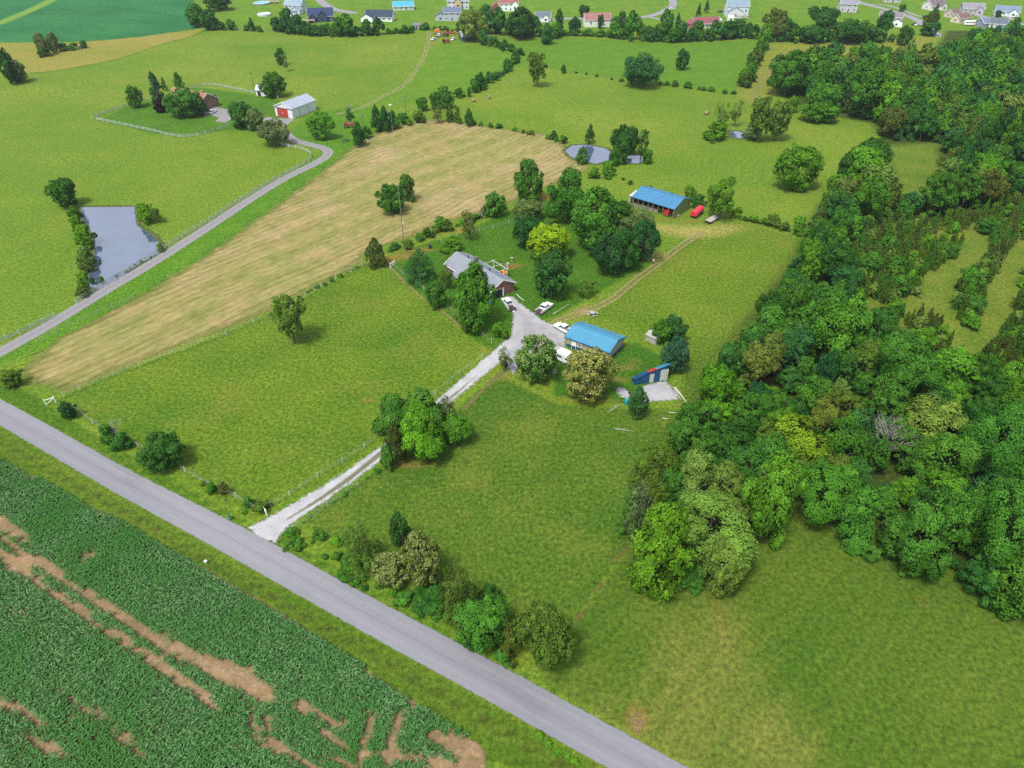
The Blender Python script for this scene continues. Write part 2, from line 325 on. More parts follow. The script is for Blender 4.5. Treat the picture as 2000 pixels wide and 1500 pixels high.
col = g.mix(g.math('MULTIPLY', g.rng(g.noise(.045, 4, .65, 0, g.map(0, (1, 1, 1), (7, 3, 0))), .52, .7), .5), col, (.17, .19, .035))
lay('green1', (.07, .16, .018), (.1, .19, .022), g.rng(nM, .3, .7), 1.5, 1.5)
lay('green2', (.075, .17, .017), (.115, .2, .022), g.rng(nM, .3, .7), 1.5, 3)
lay('wedge', (.17, .19, .04), (.23, .2, .07), g.rng(g.noise(.03, 3), .35, .6), 2, 1)
lay('tanup', (.14, .18, .03), (.2, .2, .05), g.rng(g.math('ADD', nM, g.math('MULTIPLY', mw, .3)), .45, .9), 3, 3)
lay('lverge', (.055, .145, .014), (.09, .19, .02), g.rng(nM, .3, .7), 1.5, 1)
lay('housey', (.05, .125, .014), (.07, .16, .018), g.rng(nM, .3, .7), 1, .8)
lay('pastl', (.05, .12, .012), (.125, .18, .022), g.rng(g.math('ADD', nS, g.math('MULTIPLY', g.noise(.05, 4, .6), .9)), .7, 1.2), .8, .5)
lay('pastr', (.038, .1, .012), (.088, .138, .022), g.rng(g.math('ADD', nS, g.math('MULTIPLY', g.noise(.045, 4, .6), .9)), .72, 1.15), .8, .8)
lay('pastup', (.07, .14, .014), (.13, .18, .024), g.rng(g.math('ADD', nS, g.noise(.05, 4, .6)), .75, 1.25), 6, 6)
col = g.mix(g.math('MULTIPLY', g.math('MULTIPLY', g.rng(g.noise(.07, 5, .65), .5, .72), g.rng(g.math('MAXIMUM', g.attr('pastl').outputs['Fac'], g.attr('pastr').outputs['Fac']), 0, 3)), .6), col, (.15, .165, .035))
lay('yard', (.034, .105, .011), (.062, .135, .015), g.rng(nM, .3, .7), 1, .8)
lay('shedy', (.034, .105, .011), (.055, .13, .015), g.rng(nM, .3, .7), 1, .8)
lawnst = g.wave(.09, 1.5, 3, .4, g.map(-(dirang((1250, 1400), (1480, 1150)) - math.pi / 2), co=g.warp(12, .02)))
lay('lawnr', (.05, .105, .013), (.09, .132, .022), g.rng(g.math('ADD', g.math('MULTIPLY', lawnst, .1), g.math('ADD', g.math('MULTIPLY', g.noise(.03, 4, .6), .8), g.math('MULTIPLY', g.noise(.25, 4, .6, 0, g.map(-(dirang((1250, 1400), (1480, 1150))), (.12, 1, 1))), .5))), .5, .95), 1, .8)
lay('corng', (.05, .108, .012), (.098, .148, .02), g.rng(g.noise(.15, 5, .65, 0, g.map(-dirang((0, 805), (1265, 1500)), (.15, 1, 1))), .35, .65), .6, .5)
lay('verge', (.045, .105, .01), (.07, .135, .014), g.rng(nM, .3, .7), .6, .5)
lay('pale', (.1, .13, .028), (.19, .18, .06), g.rng(g.noise(.3, 5, .65, 0, g.map(-dirang((1250, 1450), (1440, 1180)), (.1, 1, 1))), .35, .65), 5, 4, .75)
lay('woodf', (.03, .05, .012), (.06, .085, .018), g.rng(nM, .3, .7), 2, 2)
lay('cedarf', (.085, .14, .02), (.135, .165, .032), g.rng(nM, .35, .65), 3, 3)
lay('clr', (.08, .14, .02), (.12, .165, .03), g.rng(nM, .35, .65), 3, 3)
lay('clr2', (.08, .14, .02), (.12, .165, .03), g.rng(nM, .35, .65), 3, 3)
lay('straw', (.2, .2, .07), (.32, .27, .12), g.rng(nS, .3, .7), 2.5, 2)
for k, c in (('track4', (.2, .21, .07)), ('track5', (.14, .1, .05))): lay(k, c, tuple(x * .7 for x in c), nF, .6, .4)
lay('ditch', (.035, .06, .012), (.07, .075, .022), nF, .7, .5, .85)
lay('margin', (.045, .1, .01), (.07, .13, .014), nF, .6, .4, .7)
lay('margin2', (.04, .1, .01), (.05, .11, .012), nF, .4, .3, .7)
lay('wedgeline', (.06, .11, .014), (.05, .09, .012), nF, .5, .4, .8)
lay('dirt', (.26, .14, .06), (.17, .13, .05), nF, 1.2, .8, .7)
v = g.math('MULTIPLY_ADD', g.rng(nF, .33, .67), .75, .58)
v = g.math('MULTIPLY', v, g.rng(nS, .3, .7, .78, 1.2))
mul = g.n('ShaderNodeVectorMath', operation='SCALE'); g.put(mul.inputs[0], col); g.put(mul.inputs['Scale'], v)
tint = g.n('ShaderNodeVectorMath', operation='MULTIPLY'); g.put(tint.inputs[0], mul.outputs[0]); tint.inputs[1].default_value = (.93, .95, .62)      # grass reflects very little blue
GROUND = g.done(g.bsdf(tint.outputs[0], .95, g.bump(g.math('ADD', nF, nS), .16, .8), .1))
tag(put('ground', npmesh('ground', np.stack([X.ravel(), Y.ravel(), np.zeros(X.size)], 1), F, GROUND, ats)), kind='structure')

# ------------------------------------------------------------------ fields
hp = W(HAY); hang = dirang((350, 672), (690, 510)); m = N('cut_hay')
wc_ = m.map(-(hang - math.pi / 2), co=m.warp(9, .02)); row = m.wave(.12, 1.2, 2, .5, wc_); row2 = m.wave(.03, 2, 2, .2, wc_)
nA, nB, nC = m.noise(.03, 4, .55), m.noise(.9, 5, .7, 0, m.map(-hang, (.35, 1, 1))), m.noise(.13, 5, .65)
c = m.mix(m.rng(nA, .38, .62), (.235, .215, .07), (.27, .19, .08)); c = m.mix(m.math('MULTIPLY', m.rng(nC, .38, .6), .85), c, (.15, .175, .04)); c = m.mix(m.math('MULTIPLY', m.rng(m.noise(.4, 5, .7, 0, m.map(-hang, (.3, 1, 1))), .5, .7), .5), c, (.13, .13, .045))
c = m.mix(m.math('MULTIPLY', m.rng(nA, .5, .75), .6), c, (.36, .28, .16))
ed = m.rng(m.attr('sd').outputs['Fac'], 2, 22, 1, .15); c = m.mix(m.math('MULTIPLY', m.math('MULTIPLY', m.rng(row, .72, .92), ed), m.rng(nC, .3, .6, .3, .8)), c, (.11, .1, .035)); ws = m.noise(.5, 5, .7, 0, m.map(-hang, (.07, 1, 1), co=m.warp(14, .02))); c = m.mix(m.math('MULTIPLY', m.rng(ws, .5, .7), .3), c, (.33, .26, .14)); c = m.mix(m.math('MULTIPLY', m.rng(ws, .48, .34), .3), c, (.13, .14, .045)); c = m.mix(m.math('MULTIPLY', m.rng(row2, .4, 1), .25), c, (.34, .27, .13))
sc_ = m.n('ShaderNodeVectorMath', operation='SCALE'); m.put(sc_.inputs[0], c); m.put(sc_.inputs['Scale'], m.rng(nB, .25, .75, .6, 1.32))
HAYM = m.done(m.bsdf(sc_.outputs[0], .95, m.bump(nB, .15, .6), .1), edge(m, 3.2, .3, 1.6))
sheet('hay_field', lambda x, y: sdf(hp, x, y), bbox(hp), 2.0, .012, HAYM, 3)

sp_ = W(SOY); m = N('soy_rows'); nA, nB = m.noise(.02, 3), m.noise(.5, 5, .7)
c = m.mix(m.rng(nA, .35, .65), (.017, .105, .032), (.025, .135, .04)); c = m.mix(m.rng(m.noise(.06, 3, .5, 0, m.map(.5, (.3, 1, 1))), .55, .75), c, (.015, .085, .027))
lp = W([(-100, 75), (0, 45), (60, 20), (112, -5), (180, -30)]); stripe = m.rng(m.attr('way').outputs['Fac'], -2, 1)
c = m.mix(stripe, c, (.12, .22, .03))
sc_ = m.n('ShaderNodeVectorMath', operation='SCALE'); m.put(sc_.inputs[0], c); m.put(sc_.inputs['Scale'], m.rng(nB, .25, .75, .75, 1.25))
sheet('soy_field', lambda x, y: sdf(sp_, x, y), (-700, 280, -150, 760), 4.0, .012, m.done(m.bsdf(sc_.outputs[0], .9, m.bump(nB, .3, .5), .1), edge(m, 2.5, .2, .6)), 6, {'way': lambda x, y: sdl(lp, x, y, 3.5)})

cp = W(CORN)
m = N('corn_soil'); nA, nB = m.noise(.5, 5, .7), m.noise(.08, 4)
c = m.mix(m.rng(nB, .35, .65), (.23, .15, .085), (.17, .11, .06)); c = m.mix(m.rng(nA, .45, .75), c, (.33, .225, .14))
wd = m.rng(m.noise(1.6, 5, .7), .48, .62); c = m.mix(m.math('MULTIPLY', wd, m.rng(nB, .3, .6, .2, .75)), c, (.07, .11, .025))
sheet('corn_soil', lambda x, y: sdf(cp, x, y), (-190, -30, 10, 130), 1.0, .012, m.done(m.bsdf(c, .95, m.bump(nA, .12), .1), edge(m, .5, .7, .2)), 2)

# ------------------------------------------------------------------ roads and ways
rp = W(ROAD_U) + W(ROAD_L)[::-1]; rang = dirang((0, 805), (1265, 1500)); RANG = rang
mid = [((a[0] + b[0]) / 2, (a[1] + b[1]) / 2) for a, b in zip(W(ROAD_U), W(ROAD_L))]
m = N('worn_asphalt'); nA, nB = m.noise(2.5, 6, .7), m.noise(.12, 4, .6, 0, m.map(-rang, (.12, 1, 1)))
c = m.mix(m.rng(nB, .35, .65), (.17, .175, .2), (.22, .22, .245)); u = m.attr('across').outputs['Fac']
wt = m.math('ADD', m.rng(m.math('ABSOLUTE', m.math('SUBTRACT', m.math('ABSOLUTE', u), 1.35)), 0, .55, 1, 0), 0); c = m.mix(m.math('MULTIPLY', wt, .28), c, (.26, .26, .285))
c = m.mix(m.math('MULTIPLY', m.rng(m.math('ABSOLUTE', u), 0, .35, 1, 0), .4), c, (.13, .13, .15)); c = m.mix(m.math('MULTIPLY', m.rng(nA, .35, .8), .25), c, (.13, .13, .14))
pt = m.rng(m.noise(.12, 4, .6, 0, m.map(-rang, (.4, 1, 1))), .55, .6); c = m.mix(m.math('MULTIPLY', pt, .25), c, (.12, .12, .13)); c = m.mix(m.math('MULTIPLY', m.rng(m.math('ABSOLUTE', m.math('SUBTRACT', m.noise(.5, 6, .75, 0, m.map(-rang, (.5, 1, 1))), .5)), 0, .006, 1, 0), .4), c, (.06, .06, .07))
def across(x, y):
    P = np.array(mid); best = np.full(x.shape, 1e9); val = np.zeros(x.shape)
    for (ax, ay), (bx, by) in zip(P[:-1], P[1:]):
        ex, ey = bx - ax, by - ay; L = math.hypot(ex, ey); t = np.clip(((x - ax) * ex + (y - ay) * ey) / L / L, 0, 1)
        d = np.hypot(x - ax - ex * t, y - ay - ey * t); s_ = ((x - ax) * ey - (y - ay) * ex) / L; k = d < best; best[k] = d[k]; val[k] = s_[k]
    return val
sheet('road', lambda x, y: sdf(rp, x, y), bbox(rp), .75, .03, m.done(m.bsdf(c, .8, m.bump(nA, .01), .25), edge(m, .32, .9, .08)), 1, {'across': across})
# gravel drive up to the yard
m = N('limestone_gravel'); nA, nB = m.noise(5, 5, .8), m.noise(.3, 4)
vo = m.n('ShaderNodeTexVoronoi'); vo.inputs['Scale'].default_value = 5; m.put(vo.inputs['Vector'], m.co())
c = m.mix(m.rng(nB, .3, .7), (.34, .34, .36), (.5, .505, .52)); c = m.mix(m.math('MULTIPLY', m.rng(nA, .3, .7), .6), c, (.15, .15, .165)); c = m.mix(m.rng(vo.outputs['Distance'], 0, .12, .5, 0), c, (.55, .55, .55))
ctr = m.math('MULTIPLY', m.rng(m.math('ADD', m.attr('mid').outputs['Fac'], m.math('MULTIPLY', m.math('SUBTRACT', m.noise(.7, 5, .7), .5), .7)), -.15, .2), .9)
c = m.mix(m.rng(m.attr('court').outputs['Fac'], -1, 3, 0, .55), c, (.17, .165, .17)); c = m.mix(ctr, c, (.1, .105, .05))
GRAV = m.done(m.bsdf(c, .9, m.bump(nA, .05), .2), edge(m, 1.3, .9, .25))
ml = W([(560, 1015), (620, 978), (680, 937), (745, 884), (820, 825), (895, 765), (960, 708)])
dl = W([(520, 1040), (560, 1008), (620, 972), (680, 932), (745, 884), (820, 825), (895, 760), (960, 705), (1010, 665), (1050, 640), (1035, 620), (1010, 600), (995, 582)])
dhw = [2.2, 2.0, 1.7, 1.5, 1.45, 1.45, 1.5, 1.9, 2.4, 2.2, 2.0, 1.6, 1.0]
mouth = W([(484, 1030), (512, 1018), (548, 998), (600, 975), (600, 992), (572, 1020), (545, 1045), (538, 1060)])
court = W([(985, 695), (1000, 650), (1003, 610), (995, 590), (1003, 582), (1022, 598), (1050, 622), (1090, 640), (1103, 650), (1103, 672), (1090, 690), (1075, 680), (1040, 700), (1000, 730)])
sheet('gravel_driveway', lambda x, y: np.maximum(np.maximum(sdl(dl, x, y, dhw), sdf(mouth, x, y)), sdf(court, x, y)), bbox(dl + mouth + court, 3), .5, .02, GRAV, 1, {'court': lambda x, y: sdf(court, x, y), 'mid': lambda x, y: np.maximum(sdl(ml[:4], x, y, [.15, .42, .58, .58]), sdl(ml[3:], x, y, [.5, .45, .3, -.1]))})
gp = W([(1235, 770), (1262, 752), (1300, 744), (1310, 756), (1325, 772), (1322, 780), (1295, 782), (1262, 785), (1240, 783)])
sheet('gravel_pad', lambda x, y: sdf(gp, x, y), bbox(gp, 3), .5, .02, GRAV, 1, {'mid': lambda x, y: x * 0 - 9, 'court': lambda x, y: x * 0 + .6})
gq = W([(1203, 760), (1214, 756), (1232, 768), (1236, 775), (1226, 778), (1210, 770)])
sheet('gravel_path', lambda x, y: sdf(gq, x, y), bbox(gq, 3), .5, .02, GRAV, 1, {'mid': lambda x, y: x * 0 - 9, 'court': lambda x, y: x * 0 + .6})
m = N('farm_lane'); nA = m.noise(3, 5, .7); u = m.attr('u').outputs['Fac']
c = m.mix(m.rng(nA, .3, .7), (.17, .165, .175), (.235, .23, .235)); c = m.mix(m.math('MULTIPLY', m.rng(u, -.1, .5), .6), c, (.12, .12, .13))
LANEM = m.done(m.bsdf(c, .9, m.bump(nA, .03), .2), edge(m, .4, .8, .15)); lw = smooth(W(LANE), 5)
yardp = W([(398, 228), (395, 212), (420, 208), (448, 215), (455, 230), (440, 240), (420, 237), (428, 230), (410, 224)]); apron = W([(520, 228), (560, 232), (575, 232), (560, 245), (540, 250), (560, 262), (575, 275), (548, 262), (512, 235)])
sheet('farm_lane', lambda x, y: np.maximum(np.maximum(sdl(lw, x, y, 2.0), sdf(yardp, x, y)), sdf(apron, x, y)), bbox(lw + yardp, 3), 1.0, .02, LANEM, 1.5, {'u': lambda x, y: sdl(lw, x, y, .5)})
STR = paint((.27, .27, .3), .85, .1, .8, name='street_asphalt')
def street(pts, hw, z=.02, name='street', mt=None):
    l = smooth(W(pts), 5); mm = D.materials.get('street_surface')
    if mm is None:
        q = N('street_surface'); mm = q.done(q.bsdf(q.mix(q.noise(.8, 5), (.18, .18, .2), (.24, .24, .26)), .9), edge(q, .3, .5, .2))
    return sheet(name, lambda x, y: sdl(l, x, y, hw), bbox(l, 6), 1.5, z, mm, 2)
street([(1060, 42), (1110, 36), (1200, 38), (1265, 32), (1300, 20), (1315, 8), (1308, -10), (1290, -40)], 3)
street([(1265, 32), (1300, 40), (1330, 44)], 1.8, .024, 'side_drive')
street([(690, 25), (660, 20), (640, 12), (622, -2), (600, -25)], 3.5)
street([(1640, -12), (1680, 5), (1730, 18), (1780, 34), (1810, 50), (1830, 70)], 3.2)
street([(1700, 8), (1740, 12), (1790, 30), (1810, 33)], 1.6, .024, 'side_drive')
street([(1880, 18), (1930, 36), (1990, 54), (2060, 80)], 3.2)
street([(1960, 28), (2000, 48), (2060, 60)], 1.8, .024, 'side_drive')
def track(pts, hw, off, col, name='dirt_track', amp=.5):
    l = smooth(W(pts), 5); q = N('worn_track'); d = q.attr('sd').outputs['Fac']; nz = q.noise(.9, 5, .7); rut = q.rng(q.math('ABSOLUTE', q.math('SUBTRACT', d, hw - off)), .12, .42, 1, 0)
    a = q.math('MULTIPLY', q.math('MAXIMUM', rut, q.rng(d, 0, hw, 0, .35)), q.math('MULTIPLY', q.rng(nz, .3, .6, .35, 1), .9)); a = q.math('MAXIMUM', a, q.rng(q.math('ADD', q.attr('wide').outputs['Fac'], nz), .6, 1.1, 0, .85))
    c = q.mix(q.rng(q.noise(1.5, 5), .3, .7), col, tuple(x * .7 for x in col)); c0 = PP(*amp) if isinstance(amp, tuple) else None
    wide = (lambda x, y: -.5 + np.clip(1 - np.hypot(x - c0[0], y - c0[1]) / 9, 0, 1) * 1.1) if c0 else (lambda x, y: x * 0 - 1.)
    return sheet(name, lambda x, y: sdl(l, x, y, hw), bbox(l, 3), .45, .018, q.done(q.bsdf(c, .95, spec=.1), a), .3, {'wide': wide})
track([(838, 62), (835, 90), (822, 122), (790, 165), (745, 190), (700, 212), (660, 222)], 1.9, .85, (.34, .31, .15))
track([(1085, 628), (1130, 612), (1190, 588), (1240, 548), (1285, 515), (1330, 480), (1370, 455)], 1.5, .8, (.34, .27, .13), amp=(1140, 608))
track([(745, 527), (757, 520), (775, 535), (800, 560), (835, 590), (870, 612), (900, 640)], .6, .05, (.28, .23, .1))
track([(905, 800), (935, 770), (960, 745), (985, 725)], .5, .2, (.17, .16, .06))
tr2 = smooth(W([(1500, 160), (1482, 176), (1472, 190)]), 4)

# ------------------------------------------------------------------ ponds
m = N('pond_water'); nz = m.noise(.8, 3); wc = m.mix(m.rng(m.noise(.12, 3), .4, .65), (.06, .085, .15), (.08, .11, .18))
b = m.n('ShaderNodeBsdfPrincipled'); m.put(b.inputs['Base Color'], wc); b.inputs['Roughness'].default_value = .06; b.inputs['IOR'].default_value = 2.7; b.inputs['Specular IOR Level'].default_value = 1.0
m.put(b.inputs['Normal'], m.bump(nz, .01, .3)); WATER = m.done(b.outputs[0], edge(m, .6, .4, .1))
m = N('pond_bank'); BANK = m.done(m.bsdf(m.mix(m.noise(1, 5, .7), (.06, .055, .025), (.07, .11, .02)), .95), edge(m, 1.5, .5, .6))
P1 = [(160, 405), (262, 404), (266, 440), (300, 462), (316, 482), (310, 495), (265, 520), (230, 545), (195, 565), (172, 560), (176, 530), (185, 500), (186, 470), (172, 440), (160, 425)]
P2 = [(1104, 294), (1118, 284), (1150, 283), (1185, 291), (1196, 300), (1190, 312), (1165, 320), (1135, 314), (1113, 305)]
P3 = [(1222, 305), (1250, 303), (1256, 308), (1252, 318), (1225, 319)]
P4 = [(1424, 258), (1440, 256), (1452, 260), (1458, 266), (1448, 271), (1430, 268)]
for k, q in enumerate((P1, P2, P3, P4)):
    a = W(q); sheet('pond_bank', lambda x, y: sdf(a, x, y) + 1.2, bbox(a, 6), .8, .016, BANK, 3)
    sheet('pond', lambda x, y: sdf(a, x, y), bbox(a, 4), .8, .024, WATER, 1.2)
# ------------------------------------------------------------------ trees: leaf-cluster crowns over tapered trunks
def leafmat(name, bloom=None, gloss=.03):
    m = N(name); oc = m.n('ShaderNodeObjectInfo'); v = m.attr('v').outputs['Fac']
    sc = m.n('ShaderNodeVectorMath', operation='SCALE'); m.put(sc.inputs[0], oc.outputs['Color']); m.put(sc.inputs['Scale'], m.rng(v, .1, .9, .5, 1.5)); c = sc.outputs[0]
    c = m.mix(m.rng(v, .7, 1, 0, .35), c, (.14, .2, .03))
    if bloom: c = m.mix(m.math('MULTIPLY', m.rng(m.attr('tip').outputs['Fac'], bloom[3], bloom[3] + .1), .9), c, bloom[:3])
    d = m.n('ShaderNodeBsdfDiffuse'); t = m.n('ShaderNodeBsdfTranslucent'); m.put(d.inputs[0], c); m.put(t.inputs[0], c); x = m.n('ShaderNodeMixShader'); x.inputs[0].default_value = .14
    m.t.links.new(d.outputs[0], x.inputs[1]); m.t.links.new(t.outputs[0], x.inputs[2]); return m.done(x.outputs[0])
LEAF = leafmat('foliage'); BLOOM = leafmat('flowering_foliage', (.31, .29, .095, .6)); PBLOOM = leafmat('pale_flowering_foliage', (.24, .28, .1, .66))
m = N('bark'); BARK = m.done(m.bsdf(m.mix(m.rng(m.noise(6, 5, .7), .3, .7), (.08, .06, .045), (.17, .14, .11)), .95, m.bump(m.noise(9, 4), .03)))
DEADB = paint((.22, .21, .19), .95, .2, 6, name='dead_bark')
PROF = {'round': lambda z: np.sqrt(np.clip(1 - z * z, 0, 1)), 'dome': lambda z: np.clip(1 - ((z + 1) / 2) ** 2.2, 0, 1) ** .5,
        'tall': lambda z: np.sqrt(np.clip(1 - ((z + .25) / 1.25) ** 2, 0, 1)) * np.where(z < -.25, 1, 1), 'cone': lambda z: np.clip(1 - (z + 1) / 2, 0, 1) ** .75,
        'column': lambda z: np.clip(1 - ((z + 1) / 2) ** 2.6, 0, 1) ** .8, 'vase': lambda z: np.sqrt(np.clip(1 - ((z - .25) / 1.25) ** 2, 0, 1))}
def crown(seed, prof, nl, rl, n, leaf, jag=.12, droop=0., up=.25, holes=0., tilt=.75):
    r = np.random.RandomState(seed); f = PROF[prof]
    z = r.uniform(-.9, .92, nl); th = r.uniform(0, 6.283, nl); R = f(z)
    rad = rl * r.uniform(.7, 1.35, nl) * (.45 + .55 * R); out_ = r.rand(nl) < (.3 if rl > .27 else .0); rad = np.where(out_, rad * .6, rad); q = np.clip(R - rad * .75, 0, 1) * np.where(out_, r.uniform(1.0, 1.15, nl), r.uniform(.65, 1, nl))
    C = np.stack([q * np.cos(th), q * np.sin(th), z * .86], 1)
    C = np.vstack([C, [[0, 0, -.25], [0, 0, .25]]]); rad = np.append(rad, [f(np.array([-.25]))[0] * .62, f(np.array([.25]))[0] * .6])
    w_ = rad ** 2; k = r.choice(len(rad), int(n * 2.6), p=w_ / w_.sum())
    d = r.normal(size=(len(k), 3)); d[:, 2] += up; d /= np.linalg.norm(d, axis=1)[:, None]
    rr = r.uniform(.78, 1.04, len(k)) + (r.rand(len(k)) < .06) * r.uniform(0, jag * 2.2, len(k))
    dm = d.copy(); ns = 16; SD = r.normal(size=(len(rad), ns, 3)); SD[:, :, 2] += .15; SD /= np.linalg.norm(SD, axis=2)[:, :, None]; SR = r.uniform(.28, .52, (len(rad), ns)); j = r.randint(0, ns, len(k))
    P = C[k] + SD[k, j] * (rad[k] * .72)[:, None] + d * (rad[k] * SR[k, j] * rr)[:, None]; sub_ = r.rand(len(rad), ns)[k, j]
    dd = P - C[k]; dd /= np.linalg.norm(dd, axis=1)[:, None]; d = d * .6 + dd * .7; d /= np.linalg.norm(d, axis=1)[:, None]
    deep0 = np.linalg.norm(P - C[k], axis=1) < rad[k] * .62
    P[:, :2] *= (1 + droop * 0)
    deep = deep0
    for i in range(len(rad)):
        deep |= (np.linalg.norm(P - C[i], axis=1) < rad[i] * .72) & (k != i)
    if holes:
        hc = r.normal(size=(9, 3)); hc /= np.linalg.norm(hc, axis=1)[:, None]; hc *= .85
        for h in hc: deep |= np.linalg.norm(P - h, axis=1) < holes * r.uniform(.6, 1.2)
    keep = ~deep | (r.rand(len(k)) < .06); P = P[keep][:n]; d = d[keep][:n]; kk = k[keep][:n]; sub_ = sub_[keep][:n]; n = len(P)
    nr = d * .95 + r.normal(size=(n, 3)) * .27; nr[:, 2] += .25; nr /= np.linalg.norm(nr, axis=1)[:, None]
    t = np.cross(nr, r.normal(size=(n, 3))); t /= np.linalg.norm(t, axis=1)[:, None]; b = np.cross(nr, t)
    s = (leaf * r.uniform(.6, 1.4, n))[:, None]
    V = np.stack([P - t * s - nr * s * .25, P - b * s * tilt, P + t * s - nr * s * .3, P + b * s * tilt], 1).reshape(-1, 3)
    V[:, 2] -= droop * (V[:, 0] ** 2 + V[:, 1] ** 2)
    lobe = r.rand(len(rad))
    v = np.repeat(np.clip(.3 * r.rand(n) + .3 * lobe[kk] + .4 * sub_, 0, 1), 4)
    tip = np.repeat(np.clip((d[:, 2] * .5 + .5) * .45 + r.rand(n) * .62, 0, 1), 4)
    return npmesh('crown_%s_%d' % (prof, seed), V, np.arange(4 * n).reshape(n, 4), LEAF, {'v': v, 'tip': tip})
def cmap(o, **k): return crown(*o, **k)
PRO = {}
def pro(kind, lod, seed):                         # crowns are shared by many trees; size class picks how fine the leaves are
    key = (kind, lod, seed)
    if key in PRO: return PRO[key]
    n = {0: 30000, 1: 12000, 2: 4200, 3: 1200}[lod]; lf = {0: .024, 1: .038, 2: .06, 3: .105}[lod]; sd = seed * 13 + lod + hash_(kind)
    a = dict(round=('round', 26, .36, n, lf), dome=('dome', 30, .33, n, lf), big=('round', 14, .48, n, lf), tall=('tall', 24, .4, n, lf), vase=('vase', 24, .36, n, lf),
             cedar=('cone', 34, .2, n, lf * .85), column=('column', 36, .24, n, lf * .85), spruce=('cone', 46, .17, n, lf * .8), bush=('dome', 16, .42, n, lf), bloom=('round', 46, .25, n, lf * .9),
             pbloom=('round', 42, .26, n, lf * .9), willow=('dome', 34, .28, int(n * .8), lf * .8), sparse=('vase', 16, .27, int(n * .45), lf * .8), mound=('dome', 12, .5, n, lf))[kind]
    kw = dict(cedar=dict(tilt=.4, jag=.3), spruce=dict(tilt=.4, jag=.35, droop=.15), willow=dict(tilt=.45, jag=.3, droop=.35), sparse=dict(jag=.4, holes=.4), mound=dict(droop=.12, tilt=.9), tall=dict(holes=.16), vase=dict(holes=.22)).get(kind, {})
    me = crown(sd, *a, **kw)
    if kind == 'bloom': me.materials[0] = BLOOM
    if kind == 'pbloom': me.materials[0] = PBLOOM
    PRO[key] = me; return me
def hash_(s): return sum(ord(ch) * (i + 3) for i, ch in enumerate(s)) % 9973
def trunk_mesh(seed, spread=.3):                  # height 1; limbs reach into the crown
    r = random.Random(seed); b = MB(); b.tube([(0, 0, -.02), (.008, 0, .03), (.012, .01, .3), (.0, .015, .62), (.01, 0, .86)], [.045, .03, .023, .014, .004], 7)
    for i in range(9):
        z = .18 + i * .065; a = i * 2.4 + r.random(); l = spread * r.uniform(.55, 1)
        b.tube([(0.008, .01, z), (math.cos(a) * l * .5, math.sin(a) * l * .5, z + .1), (math.cos(a) * l, math.sin(a) * l, z + .24)], [.013, .009, .003], 5)
    me = b.build('trunk', BARK, None, True); dta = me.data; D.objects.remove(me); return dta
TRUNKS = [trunk_mesh(i) for i in range(3)]
TONE = dict(dark=(.032, .115, .024), mid=(.05, .16, .024), bright=(.078, .215, .02), lime=(.16, .3, .014), olive=(.09, .145, .032), teal=(.036, .125, .036), blue=(.036, .115, .06),
            brown=(.066, .1, .028), purple=(.03, .014, .032), pale=(.115, .21, .05), grey=(.11, .17, .07), deep=(.022, .09, .03), moss=(.07, .14, .024), gold=(.115, .2, .02))
TW = dict(dark='dark green', mid='mid green', bright='bright green', lime='lime green', olive='olive green', teal='bluish green', blue='blue green', brown='brownish', purple='dark purple', pale='pale green', grey='grey green', deep='very dark green', moss='moss green', gold='yellow green')
KN = dict(round='broadleaf_tree', dome='broadleaf_tree', big='broadleaf_tree', tall='tall_tree', vase='broadleaf_tree', cedar='cedar_tree', column='cedar_tree', spruce='spruce_tree', bush='shrub', bloom='flowering_tree', pbloom='flowering_tree', willow='willow_tree', sparse='sparse_tree', mound='vine_covered_tree')
rng_ = random.Random(5)
def tree_at(p, r, h, kind='round', tone='mid', label='', group=None, lift=0.0, cat='tree', trunk=True, small=False, name=None):
    """crown half width r, total height h, standing at p"""
    lod = 0 if r * ppm(p) > 62 else 1 if r * ppm(p) > 24 else 2 if r * ppm(p) > 9 else 3
    me = pro(kind, lod, rng_.randrange(3 if lod else 2)); rz = rng_.uniform(0, 6.28); nm = name or KN[kind]; a = (h - lift) / 2
    c0 = TONE[tone]; k = rng_.uniform(.85, 1.15); colr = (c0[0] * k * rng_.uniform(.95, 1.2), c0[1] * k, c0[2] * k * rng_.uniform(.6, .85), 1)
    if small:
        o = put(nm, me); o.location = (p[0], p[1], lift + a); o.scale = (r, r, a); o.rotation_euler = (0, 0, rz); o.color = colr; tag(o, label, cat, group); return o
    e = empty(nm, (p[0], p[1], 0), rz, label, cat, group)
    o = put('crown', me, e); o.location = (0, 0, lift + a); o.scale = (r, r, a); o.color = colr
    if trunk:
        t = put('trunk', TRUNKS[rng_.randrange(3)], e); t.scale = (h * min(1.2, r / h * 2.2), h * min(1.2, r / h * 2.2), h * .93)
    return e
def tb(x0, y0, x1, y1, kind='round', tone='mid', label='', lift=.0, **k):
    """tree from the photo box of its crown: find where it stands and how wide and high it really is"""
    cx, cy = (x0 + x1) / 2, (y0 + y1) / 2; z = 4.0
    for _ in range(8):
        c = PH(cx, cy, z); s = ppm(c); r = (x1 - x0) / 2 / s; hv = (y1 - y0) / 2 / s
        v = Vector(c) - Vector((0, 0, CAM_H)); dep = math.atan2(-v.z, math.hypot(v.x, v.y)) ; hv *= 1.02
        a2 = (hv ** 2 - (r * math.sin(dep)) ** 2) / math.cos(dep) ** 2; a = math.sqrt(max(a2, (.55 * r) ** 2)); a = min(a, 3.2 * r)
        z = a + lift * a * 2
    return tree_at((c.x, c.y), r, a * 2 + lift * a * 2, kind, tone, label, lift=lift * a * 2, **k)
